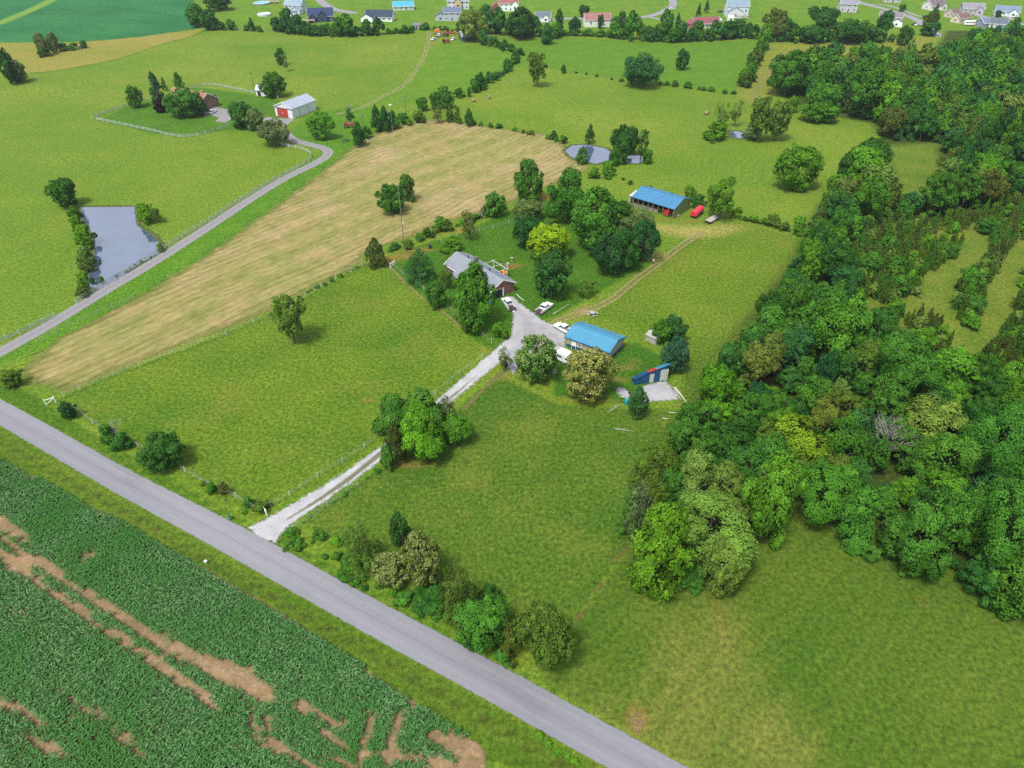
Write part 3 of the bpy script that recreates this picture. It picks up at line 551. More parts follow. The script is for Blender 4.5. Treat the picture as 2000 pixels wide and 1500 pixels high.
def dead_mesh(seed, n=9, fan=.45):
    r = random.Random(seed); b = MB()
    def br(p, d, l, rad, dep):
        q = p + d * l; m_ = (p + q) / 2 + Vector((r.uniform(-1, 1), r.uniform(-1, 1), 0)) * l * .07; b.tube([p, m_, q], [rad, rad * .8, rad * .55], 5 if dep < 2 else 4, False)
        if dep < 4:
            for _ in range(3 if dep else n):
                t = r.uniform(.45, 1) if dep else r.uniform(.35, 1); s_ = p.lerp(q, t); dd = (d + Vector((r.gauss(0, fan), r.gauss(0, fan), r.uniform(-.1, .35)))).normalized(); br(s_, dd, l * r.uniform(.5, .75), rad * .5, dep + 1)
    br(Vector((0, 0, -.02)), Vector((0, 0, 1)), .42, .028, 0); o = b.build('dead', DEADB); me = o.data; D.objects.remove(o); return me
DEADM = [dead_mesh(3), dead_mesh(8, 7, .6)]
def dead(px, py, h, label, w=1.0, k=0, cat='tree'):
    p = PH(px, py); o = put('dead_tree', DEADM[k]); o.location = p; o.scale = (h * w, h * w, h); tag(o, label, cat); return o

# --- standing trees of the farm and roadside, each from its place in the photograph
for a in [
 (724, 768, 812, 856, 'mound', 'mid', 'left bright green vine-covered tree of the clump beside the gravel driveway'),
 (768, 758, 880, 856, 'mound', 'mid', 'hindmost vine-smothered tree of the clump over the gravel driveway'),
 (772, 790, 868, 900, 'mound', 'bright', 'large bright green vine-covered tree at the front middle of the driveway clump'),
 (862, 806, 924, 868, 'round', 'bright', 'small round bright green tree at the right end of the driveway clump'),
 (744, 822, 796, 908, 'column', 'brown', 'brownish cedar at the front left of the driveway clump'),
 (855, 775, 902, 832, 'sparse', 'grey', 'thin grey green half-bare tree behind the right side of the driveway clump'),
 (738, 868, 770, 918, 'bush', 'mid', 'green shrub at the edge of the gravel driveway where it enters the clump'),
 (655, 1016, 748, 1118, 'willow', 'moss', 'grey green roadside tree nearest the driveway mouth'),
 (755, 993, 802, 1066, 'column', 'teal', 'narrow dark bluish evergreen behind the roadside tree row'),
 (720, 1072, 804, 1150, 'pbloom', 'olive', 'olive flowering roadside tree with a lumpy crown, left of its taller twin'),
 (778, 1040, 866, 1150, 'pbloom', 'olive', 'taller olive flowering tree in the middle of the roadside row'),
 (846, 1094, 938, 1212, 'willow', 'moss', 'pale mossy leafy tree right of the olive flowering pair by the road'),
 (888, 1160, 996, 1268, 'round', 'mid', 'rich green roadside tree with low hanging foliage, second from the row\'s right end'),
 (930, 1140, 978, 1190, 'round', 'dark', 'small dark green tree behind the right part of the roadside row'),
 (1003, 1188, 1116, 1312, 'round', 'moss', 'round green tree with a short pale trunk at the right end of the roadside row'),
 (975, 1218, 1022, 1290, 'bush', 'brown', 'brownish bush squeezed between the last two trees of the roadside row'),
 (660, 1090, 720, 1132, 'bush', 'mid', 'low green bush under the roadside tree nearest the driveway mouth'),
 (800, 1140, 880, 1190, 'bush', 'dark', 'dark undergrowth bush under the olive flowering pair by the road'),
 (0, 718, 43, 757, 'round', 'moss', 'small round tree at the photo\'s left edge above the paved road'),
 (114, 782, 148, 819, 'round', 'deep', 'small very dark rounded bush by the white gate brace near the road'),
 (190, 826, 228, 866, 'bush', 'mid', 'green bush on the left of the grey leafless bush by the road'),
 (214, 842, 258, 880, 'bush', 'dark', 'dark green bush on the right foot of the grey leafless bush'),
 (272, 842, 356, 920, 'round', 'dark', 'large round dark green shrub tree beside the paved road'),
 (400, 940, 424, 964, 'bush', 'mid', 'small light bush beside the brown bush at the road verge'),
 (423, 940, 447, 968, 'bush', 'brown', 'small brownish bush at the road verge'),
 (472, 968, 496, 990, 'bush', 'mid', 'low green bush beside a white post near the driveway mouth'),
 (490, 974, 528, 1004, 'bush', 'moss', 'mossy bush at the white gate brace by the driveway mouth'),
 (530, 570, 598, 662, 'vase', 'pale', 'tall forked pale green tree on the fence between pasture and hay'),
 (708, 462, 756, 520, 'column', 'brown', 'broad brownish cedar at the corner of hay field and pasture'),
 (735, 358, 792, 416, 'round', 'mid', 'round lower crown of the pair standing alone in the hay field'),
 (776, 342, 812, 392, 'tall', 'mid', 'taller narrow tree of the pair standing alone in the hay field'),
 (946, 375, 988, 422, 'round', 'mid', 'round tree on the far hedge beyond the ranch house lawn'),
 (1004, 312, 1060, 390, 'tall', 'mid', 'tall ragged green tree at the hay field\'s lower right corner'),
 (896, 414, 936, 462, 'sparse', 'olive', 'thin olive tree leaning over the dirt patch above the lawn'),
 (843, 423, 876, 450, 'bush', 'mid', 'bushy green shrub on the hedge below the hay field'),
 (860, 460, 912, 492, 'bush', 'bright', 'spreading leafy shrub patch on the lawn behind the ranch house'),
 (783, 482, 853, 550, 'willow', 'teal', 'wide drooping blue green tree left of the ranch house'),
 (830, 548, 874, 602, 'round', 'mid', 'round green tree below left of the ranch house'),
 (850, 520, 892, 560, 'sparse', 'moss', 'thin mossy tree at the left wall of the ranch house'),
 (884, 514, 966, 640, 'tall', 'mid', 'big feathery tree in front of the ranch house roof'),
 (898, 608, 926, 648, 'bush', 'brown', 'brown bush at the foot of the big feathery tree'),
 (957, 628, 993, 661, 'bush', 'bright', 'round clipped shrub beside the gravel courtyard'),
 (1040, 486, 1114, 582, 'round', 'teal', 'large bluish green tree on the lawn behind the white pickup'),
 (1030, 436, 1112, 508, 'round', 'lime', 'lime green tree in the middle of the yard'),
 (1002, 420, 1062, 482, 'round', 'deep', 'dark tree on the left of the lime green tree'),
 (1002, 388, 1060, 430, 'round', 'grey', 'grey green tree behind the dark one in the yard'),
 (1068, 335, 1146, 432, 'tall', 'mid', 'tall green tree at the back left of the yard grove'),
 (1112, 375, 1212, 490, 'big', 'mid', 'widest green tree in the middle of the yard grove'),
 (1160, 458, 1217, 538, 'round', 'deep', 'left one of three dark trees at the grove\'s front right'),
 (1190, 444, 1252, 528, 'round', 'dark', 'middle one of three dark trees at the grove\'s front right'),
 (1232, 432, 1290, 512, 'round', 'deep', 'right one of three dark trees at the grove\'s front right'),
 (1206, 400, 1292, 458, 'willow', 'grey', 'grey green feathery tree in front of the blue-roofed barn'),
 (1175, 390, 1235, 440, 'round', 'dark', 'dark tree at the back of the yard grove beside the barn\'s left end'),
 (1122, 545, 1170, 580, 'sparse', 'moss', 'low sparse young tree on the lawn right of the bluish tree'),
 (1000, 652, 1092, 748, 'pbloom', 'mid', 'round pale-flowering tree left of the camper beside the driveway'),
 (1095, 678, 1206, 786, 'bloom', 'olive', 'large yellow-flowering tree in front of the blue-roofed workshop'),
 (966, 674, 1004, 720, 'sparse', 'grey', 'small silvery sparse tree beside the driveway left of the pale-flowering tree'),
 (1262, 622, 1322, 674, 'bush', 'mid', 'green bushy tree behind the old grey wooden shed wall'),
 (1296, 614, 1342, 668, 'round', 'teal', 'bluish tree behind the grey wooden shed in the pasture'),
 (1292, 656, 1347, 728, 'round', 'blue', 'dark blue green tree next to the small blue shed'),
 (1225, 750, 1271, 814, 'column', 'teal', 'small upright bluish tree before the blue shed and gravel pad'),
 (1382, 352, 1440, 420, 'vase', 'bright', 'bright green tree right of the blue-roofed barn'),
 (1336, 361, 1361, 390, 'round', 'bright', 'small green tree at the barn\'s back right corner'),
 (1350, 378, 1382, 404, 'bush', 'dark', 'dark bush between barn and bright green tree'),
 (1516, 284, 1602, 368, 'round', 'bright', 'lone round bright tree in the mown field before the wood'),
 (1137, 240, 1168, 279, 'spruce', 'teal', 'dark pointed evergreen above the middle pond'),
 (1194, 243, 1248, 306, 'round', 'dark', 'bigger round tree above the right side of the middle pond'),
 (1236, 250, 1274, 302, 'sparse', 'dark', 'ragged tree at the right end above the middle pond'),
 (1123, 285, 1152, 319, 'column', 'mid', 'cone-shaped small tree standing before the middle pond\'s water'),
 (1187, 283, 1216, 322, 'column', 'mid', 'small leafy tree right of the open water of the middle pond'),
 (1212, 300, 1228, 320, 'bush', 'dark', 'small dark bush between the two waters of the middle pond'),
 (1254, 290, 1276, 319, 'round', 'mid', 'small round tree at the right tip of the middle pond'),
 (1148, 326, 1174, 348, 'bush', 'bright', 'left green bush of the pair below the middle pond'),
 (1172, 314, 1206, 346, 'bush', 'bright', 'right green bush of the pair below the middle pond'),
 (1217, 106, 1294, 167, 'round', 'teal', 'large spreading tree on the far fence line in mid field'),
 (1319, 97, 1347, 134, 'round', 'dark', 'small lone dark tree right of the large spreading tree'),
 (1030, 107, 1069, 160, 'vase', 'moss', 'lone slender-trunked tree in the light mown field'),
 (1095, 127, 1107, 142, 'bush', 'dark', 'tiny dark bush on the fence line right of the slender tree'),
 (1378, 236, 1430, 274, 'bush', 'bright', 'rounded light bush left of the small overgrown pond'),
 (1396, 200, 1425, 250, 'sparse', 'pale', 'thin pale tree left of the small overgrown pond'),
 (1425, 198, 1454, 240, 'sparse', 'pale', 'thin pale tree directly behind the small overgrown pond'),
 (1465, 194, 1512, 266, 'vase', 'moss', 'left half of the tall willowy pair at the overgrown pond'),
 (1495, 198, 1546, 264, 'vase', 'pale', 'right half of the tall willowy pair at the overgrown pond'),
 (1450, 240, 1490, 272, 'bush', 'grey', 'grey green bush at the water of the overgrown pond'),
 (1538, 188, 1562, 218, 'round', 'bright', 'small light tree at the wood\'s tip beside the field'),
 (0, 98, 30, 162, 'round', 'deep', 'dark tree cut by the photo\'s left edge above the meadow'),
 (14, 118, 50, 158, 'round', 'grey', 'grey green tree beside the dark one at the photo\'s left edge'),
 (68, 65, 94, 106, 'round', 'grey', 'left tree of the pair in the tan field'),
 (90, 66, 114, 100, 'round', 'grey', 'right tree of the pair in the tan field'),
 (74, 92, 98, 110, 'bush', 'dark', 'dark bush under the tree pair in the tan field'),
 (112, 84, 136, 98, 'bush', 'mid', 'left low bush beside the tree pair in the tan field'),
 (132, 84, 156, 96, 'bush', 'mid', 'middle low bush beside the tree pair in the tan field'),
 (154, 79, 170, 93, 'bush', 'dark', 'rightmost low bush beside the tree pair in the tan field'),
 (537, 95, 556, 126, 'round', 'dark', 'lone ragged tree in the upper meadow, left half'),
 (548, 104, 564, 134, 'sparse', 'grey', 'lone ragged tree in the upper meadow, right half'),
 (243, 168, 278, 208, 'round', 'mid', 'round tree on the fence left of the brick house'),
 (282, 135, 322, 206, 'spruce', 'blue', 'tall blue spruce left of the brick house'),
 (290, 140, 312, 170, 'spruce', 'teal', 'darker spruce top behind the tall blue spruce'),
 (311, 148, 327, 176, 'spruce', 'dark', 'small pointed conifer between blue spruce and brick house'),
 (332, 137, 362, 174, 'cedar', 'mid', 'pointed conifer behind the brick house roof'),
 (297, 190, 330, 218, 'round', 'purple', 'dark purple-leaved tree before the brick house'),
 (322, 172, 392, 226, 'round', 'mid', 'broad green tree in front of the brick house'),
 (364, 182, 392, 222, 'cedar', 'dark', 'dark conifer at the brick house front, left of its neighbour'),
 (382, 188, 409, 224, 'cedar', 'dark', 'dark conifer at the brick house front, nearest the car'),
 (402, 192, 418, 202, 'bush', 'blue', 'small bluish bush by the brick house end'),
 (413, 184, 423, 190, 'bush', 'dark', 'tiny clipped bush on the lawn of the brick house'),
 (445, 200, 496, 248, 'round', 'dark', 'left dark tree of three screening the white barn'),
 (474, 214, 516, 252, 'round', 'grey', 'middle greyish tree of three screening the white barn'),
 (504, 232, 562, 283, 'round', 'grey', 'right and nearest tree of three below the white barn'),
 (507, 142, 558, 188, 'round', 'mid', 'tree over the small white shed by the pole'),
 (601, 217, 651, 270, 'round', 'bright', 'bright round tree between white barn and curved lane'),
 (671, 210, 694, 238, 'sparse', 'teal', 'small bluish sparse tree above the red machine'),
 (94, 348, 148, 403, 'round', 'dark', 'round dark tree at the corner of the left pond'),
 (128, 402, 158, 426, 'bush', 'mid', 'topmost bush on the left bank of the left pond'),
 (134, 420, 166, 452, 'bush', 'bright', 'second bush down the left bank of the left pond'),
 (140, 438, 188, 482, 'bush', 'bright', 'biggest bush on the left bank of the left pond'),
 (148, 480, 185, 520, 'bush', 'pale', 'pale bush in the lower middle of the left pond\'s bank'),
 (150, 510, 184, 532, 'bush', 'olive', 'olive low bush on the lower left pond bank'),
 (148, 528, 182, 564, 'bush', 'bright', 'lowest bright bush on the left pond\'s bank'),
 (262, 396, 300, 436, 'bush', 'bright', 'light bush on the top right bank of the left pond'),
 (284, 400, 318, 432, 'sparse', 'moss', 'hazy thin bush behind the light one right of the left pond'),
 (304, 474, 320, 492, 'bush', 'pale', 'tiny pale bush at the right tip of the left pond'),
 (144, 560, 176, 578, 'bush', 'brown', 'brown scrub at the bottom corner of the left pond'),
 (683, 238, 716, 284, 'column', 'dark', 'dark tree leftmost in the row above the hay field'),
 (700, 246, 726, 270, 'bush', 'mid', 'bush right of the leftmost tree in the row above the hay'),
 (722, 204, 746, 256, 'column', 'dark', 'tall dark evergreen in the row above the hay, left one'),
 (738, 206, 764, 256, 'column', 'deep', 'tall dark evergreen in the row above the hay, right one'),
 (756, 214, 776, 250, 'column', 'dark', 'shorter evergreen next to the tall dark pair above the hay'),
 (772, 220, 803, 240, 'bush', 'mid', 'low bush beside the evergreens above the hay field'),
 (802, 214, 834, 236, 'bush', 'pale', 'pale bush near the crest above the hay field'),
 (812, 190, 836, 216, 'round', 'mid', 'round tree right of the dark utility pole'),
 (838, 180, 862, 212, 'round', 'mid', 'left round tree in the clump on the crest'),
 (858, 182, 888, 210, 'round', 'mid', 'right round tree in the clump on the crest'),
 (850, 168, 884, 192, 'bush', 'mid', 'back bush of the clump on the crest'),
 (884, 172, 910, 190, 'bush', 'mid', 'bush trailing right of the clump on the crest'),
 (911, 173, 922, 188, 'bush', 'dark', 'small round bush at the right of the crest clump'),
 (840, 206, 870, 236, 'sparse', 'olive', 'olive thin tree left of the three dark cedars'),
 (869, 208, 888, 238, 'column', 'moss', 'left of three dark cedars along the hay field\'s top edge'),
 (885, 207, 902, 241, 'column', 'moss', 'middle of three dark cedars along the hay field\'s top edge'),
 (905, 211, 927, 245, 'column', 'dark', 'right, lone one of three dark cedars on the hay\'s top edge'),
 (1073, 255, 1090, 272, 'bush', 'dark', 'bush at the upper right corner of the hay field'),
 (1090, 264, 1110, 280, 'bush', 'mid', 'bush between hay corner and middle pond'),
 (1490, 18, 1540, 75, 'round', 'olive', 'tall olive tree standing out of the far hedge'),
 (1560, 50, 1610, 82, 'round', 'dark', 'dark rounded tree of the far hedge right of the olive one'),
 (1586, 14, 1640, 52, 'round', 'dark', 'large dark tree on the far lawn behind the hedge'),
 (1630, 38, 1690, 82, 'round', 'dark', 'big dark tree at the right part of the far hedge'),
 (1672, 42, 1702, 82, 'round', 'mid', 'green tree near the right end of the far hedge'),
 (1480, 50, 1506, 95, 'tall', 'bright', 'bright tall tree where the field hedge meets the far hedge'),
 (1578, 12, 1600, 28, 'round', 'mid', 'small round lawn tree far behind the hedge'),
 (1752, 52, 1784, 86, 'round', 'dark', 'lone dark round tree at the far tan field\'s corner'),
 (1770, 110, 1800, 122, 'sparse', 'pale', 'thin pale sapling in the far tan field'),
 (360, 8, 398, 50, 'round', 'mid', 'left tree of the clump at the soy field corner'),
 (388, 20, 428, 56, 'round', 'dark', 'right tree of the clump at the soy field corner'),
 (400, -14, 450, 18, 'round', 'dark', 'dark tree above the soy field corner clump'),
 (442, 58, 456, 58, 'bush', 'dark', 'tiny bush'),
 (483, 32, 495, 47, 'cedar', 'dark', 'tiny cone-shaped tree on the far lawn below the pool'),
 (890, 20, 952, 76, 'round', 'pale', 'broad light green tree above the small grey barn'),
 (905, 40, 932, 70, 'round', 'mid', 'green tree at the left side of the small grey barn'),
 (930, 60, 955, 86, 'bush', 'dark', 'dark bush against the small grey barn\'s right side'),
 (948, 70, 966, 84, 'bush', 'mid', 'green bush before the white trailer by the grey barn'),
 (986, 20, 1046, 72, 'big', 'dark', 'huge dark tree clump in the middle of the far hedge'),
 (1054, 46, 1082, 84, 'round', 'teal', 'bluish tree standing forward of the far hedge'),
 (1072, 44, 1094, 74, 'round', 'bright', 'bright green tree right behind the bluish forward tree'),
 (1082, 22, 1102, 60, 'tall', 'dark', 'tall dark tree behind the far hedge near the white house'),
 (1108, 34, 1136, 62, 'round', 'deep', 'very dark round garden tree left of the white house with red roof'),
 (1129, 10, 1154, 32, 'round', 'deep', 'round dark tree above the white house with red roof'),
 (1166, 28, 1180, 54, 'round', 'teal', 'tree in front of the white house with red roof'),
 (1190, 32, 1212, 56, 'round', 'teal', 'bluish tree right of the white house with red roof'),
 (1206, 24, 1225, 52, 'tall', 'dark', 'slim dark tree right of the white house with red roof'),
 (1234, 40, 1258, 60, 'bush', 'olive', 'olive bush on the far lawn below the street bend'),
 (1286, 22, 1316, 76, 'tall', 'mid', 'tall tree in the far hedge left of the conical one'),
 (1316, 24, 1333, 50, 'cedar', 'deep', 'conical dark tree left of the far brick house'),
 (1358, 6, 1373, 33, 'cedar', 'deep', 'conical dark tree just behind the far brick house, left'),
 (1374, -2, 1388, 24, 'cedar', 'deep', 'conical dark tree farther behind the brick house, right'),
 (1300, 52, 1340, 80, 'round', 'mid', 'bulging green tree in the far hedge below the conical one'),
 (1820, 4, 1838, 36, 'cedar', 'dark', 'slender cone tree between the far hilltop houses'),
 (1804, 24, 1834, 52, 'round', 'brown', 'brown green tree beside the far sloping street'),
 (1798, 42, 1838, 68, 'round', 'dark', 'dark bushy tree at the end of the far sloping street'),
 (1756, 8, 1770, 22, 'round', 'mid', 'small lawn tree behind the far white house'),
 (1944, 20, 1958, 35, 'round', 'deep', 'dark round garden tree by the far blue-grey roofed house'),
 (975, 28, 988, 44, 'bush', 'purple', 'purplish bush in the far hedge near the grey barn'),
]:
    if a[3] <= a[1] + 2: continue
    fin = dict(lift=.12) if a[4] in ('vase', 'sparse') else dict(lift=.05) if a[4] in ('round', 'big', 'bloom', 'pbloom') and 'trunk' in a[6] else dict(lift=0)
    isb = a[4] == 'bush'
    tb(*a, cat='bush' if isb else 'tree', small=isb or (a[2] - a[0]) < 22, **fin)
dead(1728, 905, 13, 'bare silvery dead tree with fanned branches standing in the wood', 1.15)
dead(228, 858, 5.5, 'grey leafless bush beside the road amid green bushes', 1.2, 1, 'bush')
dead(940, 428, 4, 'small bare pale tree on the hedge beyond the lawn', 1.1, 1)
dead(1425, 735, 9, 'bare white-branched dead tree at the pasture edge of the wood', .8, 1)
dead(684, 222, 5.5, 'bare-topped small tree left of the evergreens above the hay', .8, 1)
dead(1512, 255, 8, 'thin bare tree in front of the willowy pair at the overgrown pond', .5, 1)

# --- hedges: shrubs one by one along their lines
def hedge(line, step, r, tones, label, group, hk=1.3, jit=.8, kinds=('bush',), name='hedge_shrub'):
    l = [Vector(p) for p in W(line)]; acc = 0; r_ = random.Random(len(label) * 7 + int(line[0][0]))
    for a, b in zip(l[:-1], l[1:]):
        L = (b - a).length
        while acc < L:
            p = a.lerp(b, acc / L); n = Vector((-(b - a).y, (b - a).x)).normalized() * r_.gauss(0, jit)
            rr = r * r_.choice((.55, .8, .95, 1.1, 1.4))
            tree_at((p.x + n.x, p.y + n.y), rr, rr * hk * r_.uniform(.8, 1.5), r_.choice(kinds), r_.choice(tones), label, group, cat='bush', small=True, name=name)
            acc += step * rr / r * r_.uniform(.75, 1.25)
        acc -= L
G_ = ('mid', 'dark', 'dark', 'teal'); M_ = ('mid', 'bright', 'dark', 'moss')
hedge([(432, 58), (480, 60), (525, 62)], 7, 3.2, G_, 'shrub of the thin gappy far hedge below the pool lawn', 'shrubs of the far left hedge', 1.5)
hedge([(536, 60), (570, 66), (620, 70), (680, 71)], 4.4, 4.2, G_, 'shrub of the thick dark far hedge below the navy house', 'shrubs of the thick far hedge', 1.7)
hedge([(680, 70), (720, 69), (770, 66), (806, 64)], 4, 3.4, G_, 'shrub of the thick far hedge below the white house with dark roof', 'shrubs of the hedge under the white house', 1.4)
hedge([(806, 58), (850, 59), (905, 62)], 4.5, 2.4, G_, 'shrub of the low far hedge behind the parked tractors', 'shrubs of the hedge behind the tractors', 1.3)
hedge([(950, 66), (990, 68), (1040, 72), (1100, 72)], 6, 5, G_, 'shrub of the far hedge around the huge dark clump', 'shrubs of the central far hedge', 1.7)
hedge([(1100, 70), (1150, 70), (1200, 74)], 4, 2.6, M_, 'shrub of the low far hedge below the white house with red roof', 'shrubs of the low hedge under the red roof', 1.4)
hedge([(1200, 74), (1260, 80), (1330, 82), (1400, 78), (1450, 72), (1480, 76)], 5, 4.6, G_, 'shrub of the thick far hedge below the far brick house', 'shrubs of the hedge under the brick house', 1.7)
hedge([(1500, 80), (1560, 82), (1640, 83), (1700, 83), (1735, 78)], 5.5, 5, G_, 'shrub of the far hedge along the tan field', 'shrubs of the hedge along the tan field', 1.8)
hedge([(1490, 88), (1482, 108), (1472, 130), (1462, 150), (1452, 172)], 4.5, 2.9, M_, 'shrub in the upright hedge left of the pale track', 'shrubs of the upright field hedge', 1.5, .6)
hedge([(1100, 139), (1150, 147), (1220, 160)], 9, 1.1, M_, 'small shrub on the fence line left of the large spreading tree', 'shrubs left of the spreading tree', 1.2, .4)
hedge([(1290, 165), (1340, 172), (1400, 180), (1440, 186)], 5, 1.9, M_, 'small shrub on the fence line right of the large spreading tree', 'shrubs right of the spreading tree', 1.2, .5)
hedge([(955, 90), (985, 98), (1015, 104), (1005, 120), (985, 145), (960, 160), (940, 172), (922, 182)], 5.5, 2.5, G_, 'shrub of the crooked hedge running down from the grey barn', 'shrubs of the crooked hedge', 1.5, .9)
hedge([(720, 262), (770, 252), (800, 244), (840, 236)], 5, 2.0, M_, 'undergrowth shrub beneath the evergreens above the hay', 'shrubs under the evergreens', 1.3, .8)
hedge([(925, 243), (980, 252), (1040, 264), (1090, 276)], 5, 1.4, M_, 'low shrub on the long fence line above the hay', 'shrubs above the hay', 1.1, .4)
hedge([(1215, 352), (1235, 360), (1275, 372), (1330, 385)], 5, 1.0, ('dark', 'moss'), 'low weed shrub behind the blue-roofed barn', 'weeds behind the barn', 1.2, .4)
hedge([(760, 490), (800, 478), (850, 458), (900, 440), (940, 425), (990, 405)], 3.4, 1.7, M_, 'shrub on the hedge line between hay field and lawn', 'shrubs between hay and lawn', 1.2, .5)
hedge([(1440, 425), (1480, 436), (1520, 446), (1565, 458)], 3.4, 2.0, M_, 'shrub of the hedge linking the barn yard to the wood', 'shrubs between barn yard and wood', 1.4, .5)
hedge([(600, 572), (640, 554), (680, 532), (712, 515)], 2.6, .8, ('bright', 'mid'), 'low weedy shrub along the fence left of the broad cedar', 'weeds by the broad cedar', 1.0, .3)
hedge([(575, 1040), (600, 1055), (630, 1060), (660, 1070)], 2.4, 1.4, ('bright', 'mid'), 'bright bramble bush right of the driveway mouth', 'brambles at the driveway mouth', .9, 1.0)
hedge([(590, 1020), (640, 985), (700, 948), (745, 920)], 3.6, .6, ('bright', 'mid'), 'small weed tuft on the right fence of the driveway', 'weed tufts beside the driveway', .9, .3)
hedge([(640, 1085), (700, 1130), (760, 1160), (830, 1195), (900, 1240), (960, 1270), (1010, 1300)], 3, 1.3, ('mid', 'dark'), 'undergrowth shrub at the foot of the roadside tree row', 'undergrowth of the roadside row', 1.1, .5)
hedge([(1230, 960), (1222, 1010), (1225, 1055)], 3, 1.2, ('mid', 'dark'), 'undergrowth shrub on the left edge of the near wood', 'undergrowth at the wood edge', 1.1, .5)
hedge([(1052, 1440), (1085, 1462), (1120, 1485), (1150, 1505)], 1.2, .55, ('bright',), 'low weed clump in the row near the photo\'s bottom edge', 'weeds below the road', .8, .15)
hedge([(180, 552), (230, 540), (262, 520), (300, 498)], 2.6, .6, ('mid', 'moss'), 'low bank weed on the lower shore of the left pond', 'weeds on the left pond bank', 1.1, .3)
hedge([(480, 1000), (440, 975), (400, 950), (370, 930)], 4, .5, ('mid', 'moss'), 'weed tuft on the fence between road and pasture', 'weeds on the road fence', 1, .3)

# --- the wood on the right
hero = [
 (1232, 985, 1352, 1150, 'tall', 'bright', 'bright green tree at the near left corner of the wood'),
 (1300, 945, 1478, 1120, 'big', 'pale', 'largest pale green tree at the near left corner of the wood'),
 (1320, 880, 1405, 1000, 'tall', 'pale', 'pale tree behind the largest one at the wood\'s near corner'),
 (1232, 850, 1345, 960, 'willow', 'moss', 'mossy feathery tree at the wood\'s left tip'),
 (1215, 935, 1290, 1060, 'sparse', 'grey', 'thin grey green tree on the outermost left edge of the wood'),
 (1375, 1060, 1450, 1168, 'vase', 'pale', 'small pale tree jutting onto the lawn from the wood corner'),
 (1300, 1080, 1385, 1150, 'bush', 'mid', 'green undergrowth bush at the wood\'s lowest left point'),
 (1378, 826, 1462, 925, 'dome', 'dark', 'dark egg-shaped tree near the wood\'s left corner'),
 (1455, 880, 1565, 1060, 'tall', 'bright', 'tall bright leafy tree right of the dark egg-shaped one'),
 (1490, 815, 1612, 940, 'big', 'gold', 'yellow green tree standing out in the near wood'),
 (1600, 808, 1700, 935, 'dome', 'mid', 'greyish green domed tree left of the dead silvery tree'),
 (1560, 900, 1700, 1030, 'big', 'mid', 'broad tree on the lawn edge below the yellow green one'),
 (1640, 950, 1730, 1062, 'mound', 'mid', 'layered green tree hanging over the lawn edge'),
 (1345, 770, 1440, 845, 'dome', 'bright', 'bright low tree at the wood\'s edge opposite the gravel pad'),
 (1440, 765, 1520, 840, 'round', 'mid', 'rounded tree inland from the gravel pad'),
 (1760, 780, 1870, 890, 'big', 'pale', 'pale fresh-leaved tree right of the dead silvery tree'),
 (1790, 850, 1910, 980, 'big', 'mid', 'full green tree right and below the dead silvery tree'),
 (1770, 960, 1880, 1138, 'big', 'mid', 'tall full tree leaning over the right lawn edge'),
 (1700, 1000, 1800, 1100, 'mound', 'mid', 'low layered tree at the lawn edge left of the tall full one'),
 (1895, 790, 2030, 960, 'big', 'mid', 'massive tree at the right photo edge in the near wood'),
 (1900, 930, 2040, 1130, 'big', 'mid', 'massive dark-shaded tree at the right photo edge by the lawn'),
 (1860, 1080, 1960, 1170, 'bush', 'dark', 'shaded undergrowth at the lawn\'s upper right edge'),
 (1940, 1070, 2060, 1200, 'tall', 'mid', 'lowest tree at the right photo edge above the lawn'),
 (1700, 650, 1830, 800, 'big', 'mid', 'big domed tree in the wood below the cedar clearing'),
 (1580, 580, 1690, 720, 'big', 'mid', 'big domed tree at the left side of the cedar clearing'),
 (1500, 530, 1600, 640, 'willow', 'mid', 'feathery light tree on the pasture side of the wood'),
 (1445, 600, 1550, 700, 'mound', 'mid', 'layered tree on the pasture side of the wood below the feathery one'),
 (1530, 625, 1620, 700, 'dome', 'teal', 'bluish tree beside the layered one at the wood\'s left'),
 (1640, 295, 1732, 385, 'big', 'bright', 'bright round tree at the wood\'s edge facing the mown field'),
 (1675, 270, 1740, 340, 'round', 'dark', 'dark tree behind the bright one facing the mown field'),
 (1600, 378, 1670, 450, 'round', 'teal', 'dark bluish tree where the field hedge meets the wood'),
 (1572, 425, 1625, 490, 'tall', 'mid', 'tree right at the junction of hedge and wood'),
 (1565, 195, 1640, 235, 'round', 'bright', 'bright tree on the lower side of the wood\'s left tip'),
 (1500, 105, 1585, 180, 'big', 'mid', 'leftmost tree of the upper wood pointing into the fields'),
 (1575, 165, 1635, 230, 'round', 'mid', 'second tree along the upper wood\'s lower left side'),
 (1655, 130, 1740, 225, 'big', 'mid', 'broad green tree near the upper wood\'s left half'),
 (1615, 130, 1670, 195, 'vase', 'teal', 'pale bluish tree near the upper wood\'s left end'),
 (1690, 280, 1740, 330, 'round', 'mid', 'tree at the notch of the wood above the clearing'),
 (1890, 330, 1965, 400, 'round', 'brown', 'brownish crowned tree at the right above the cedars'),
 (1830, 290, 1900, 350, 'round', 'olive', 'olive crowned tree right of the small clearing'),
 (1715, 210, 1775, 265, 'round', 'brown', 'brownish tree at the point where two woods meet'),
]
occ = []
for a in hero:
    o = tb(*a, cat='bush' if a[4] == 'bush' else 'tree'); cr = o.children[0]; occ.append((o.location.x, o.location.y, cr.scale.x * .8))
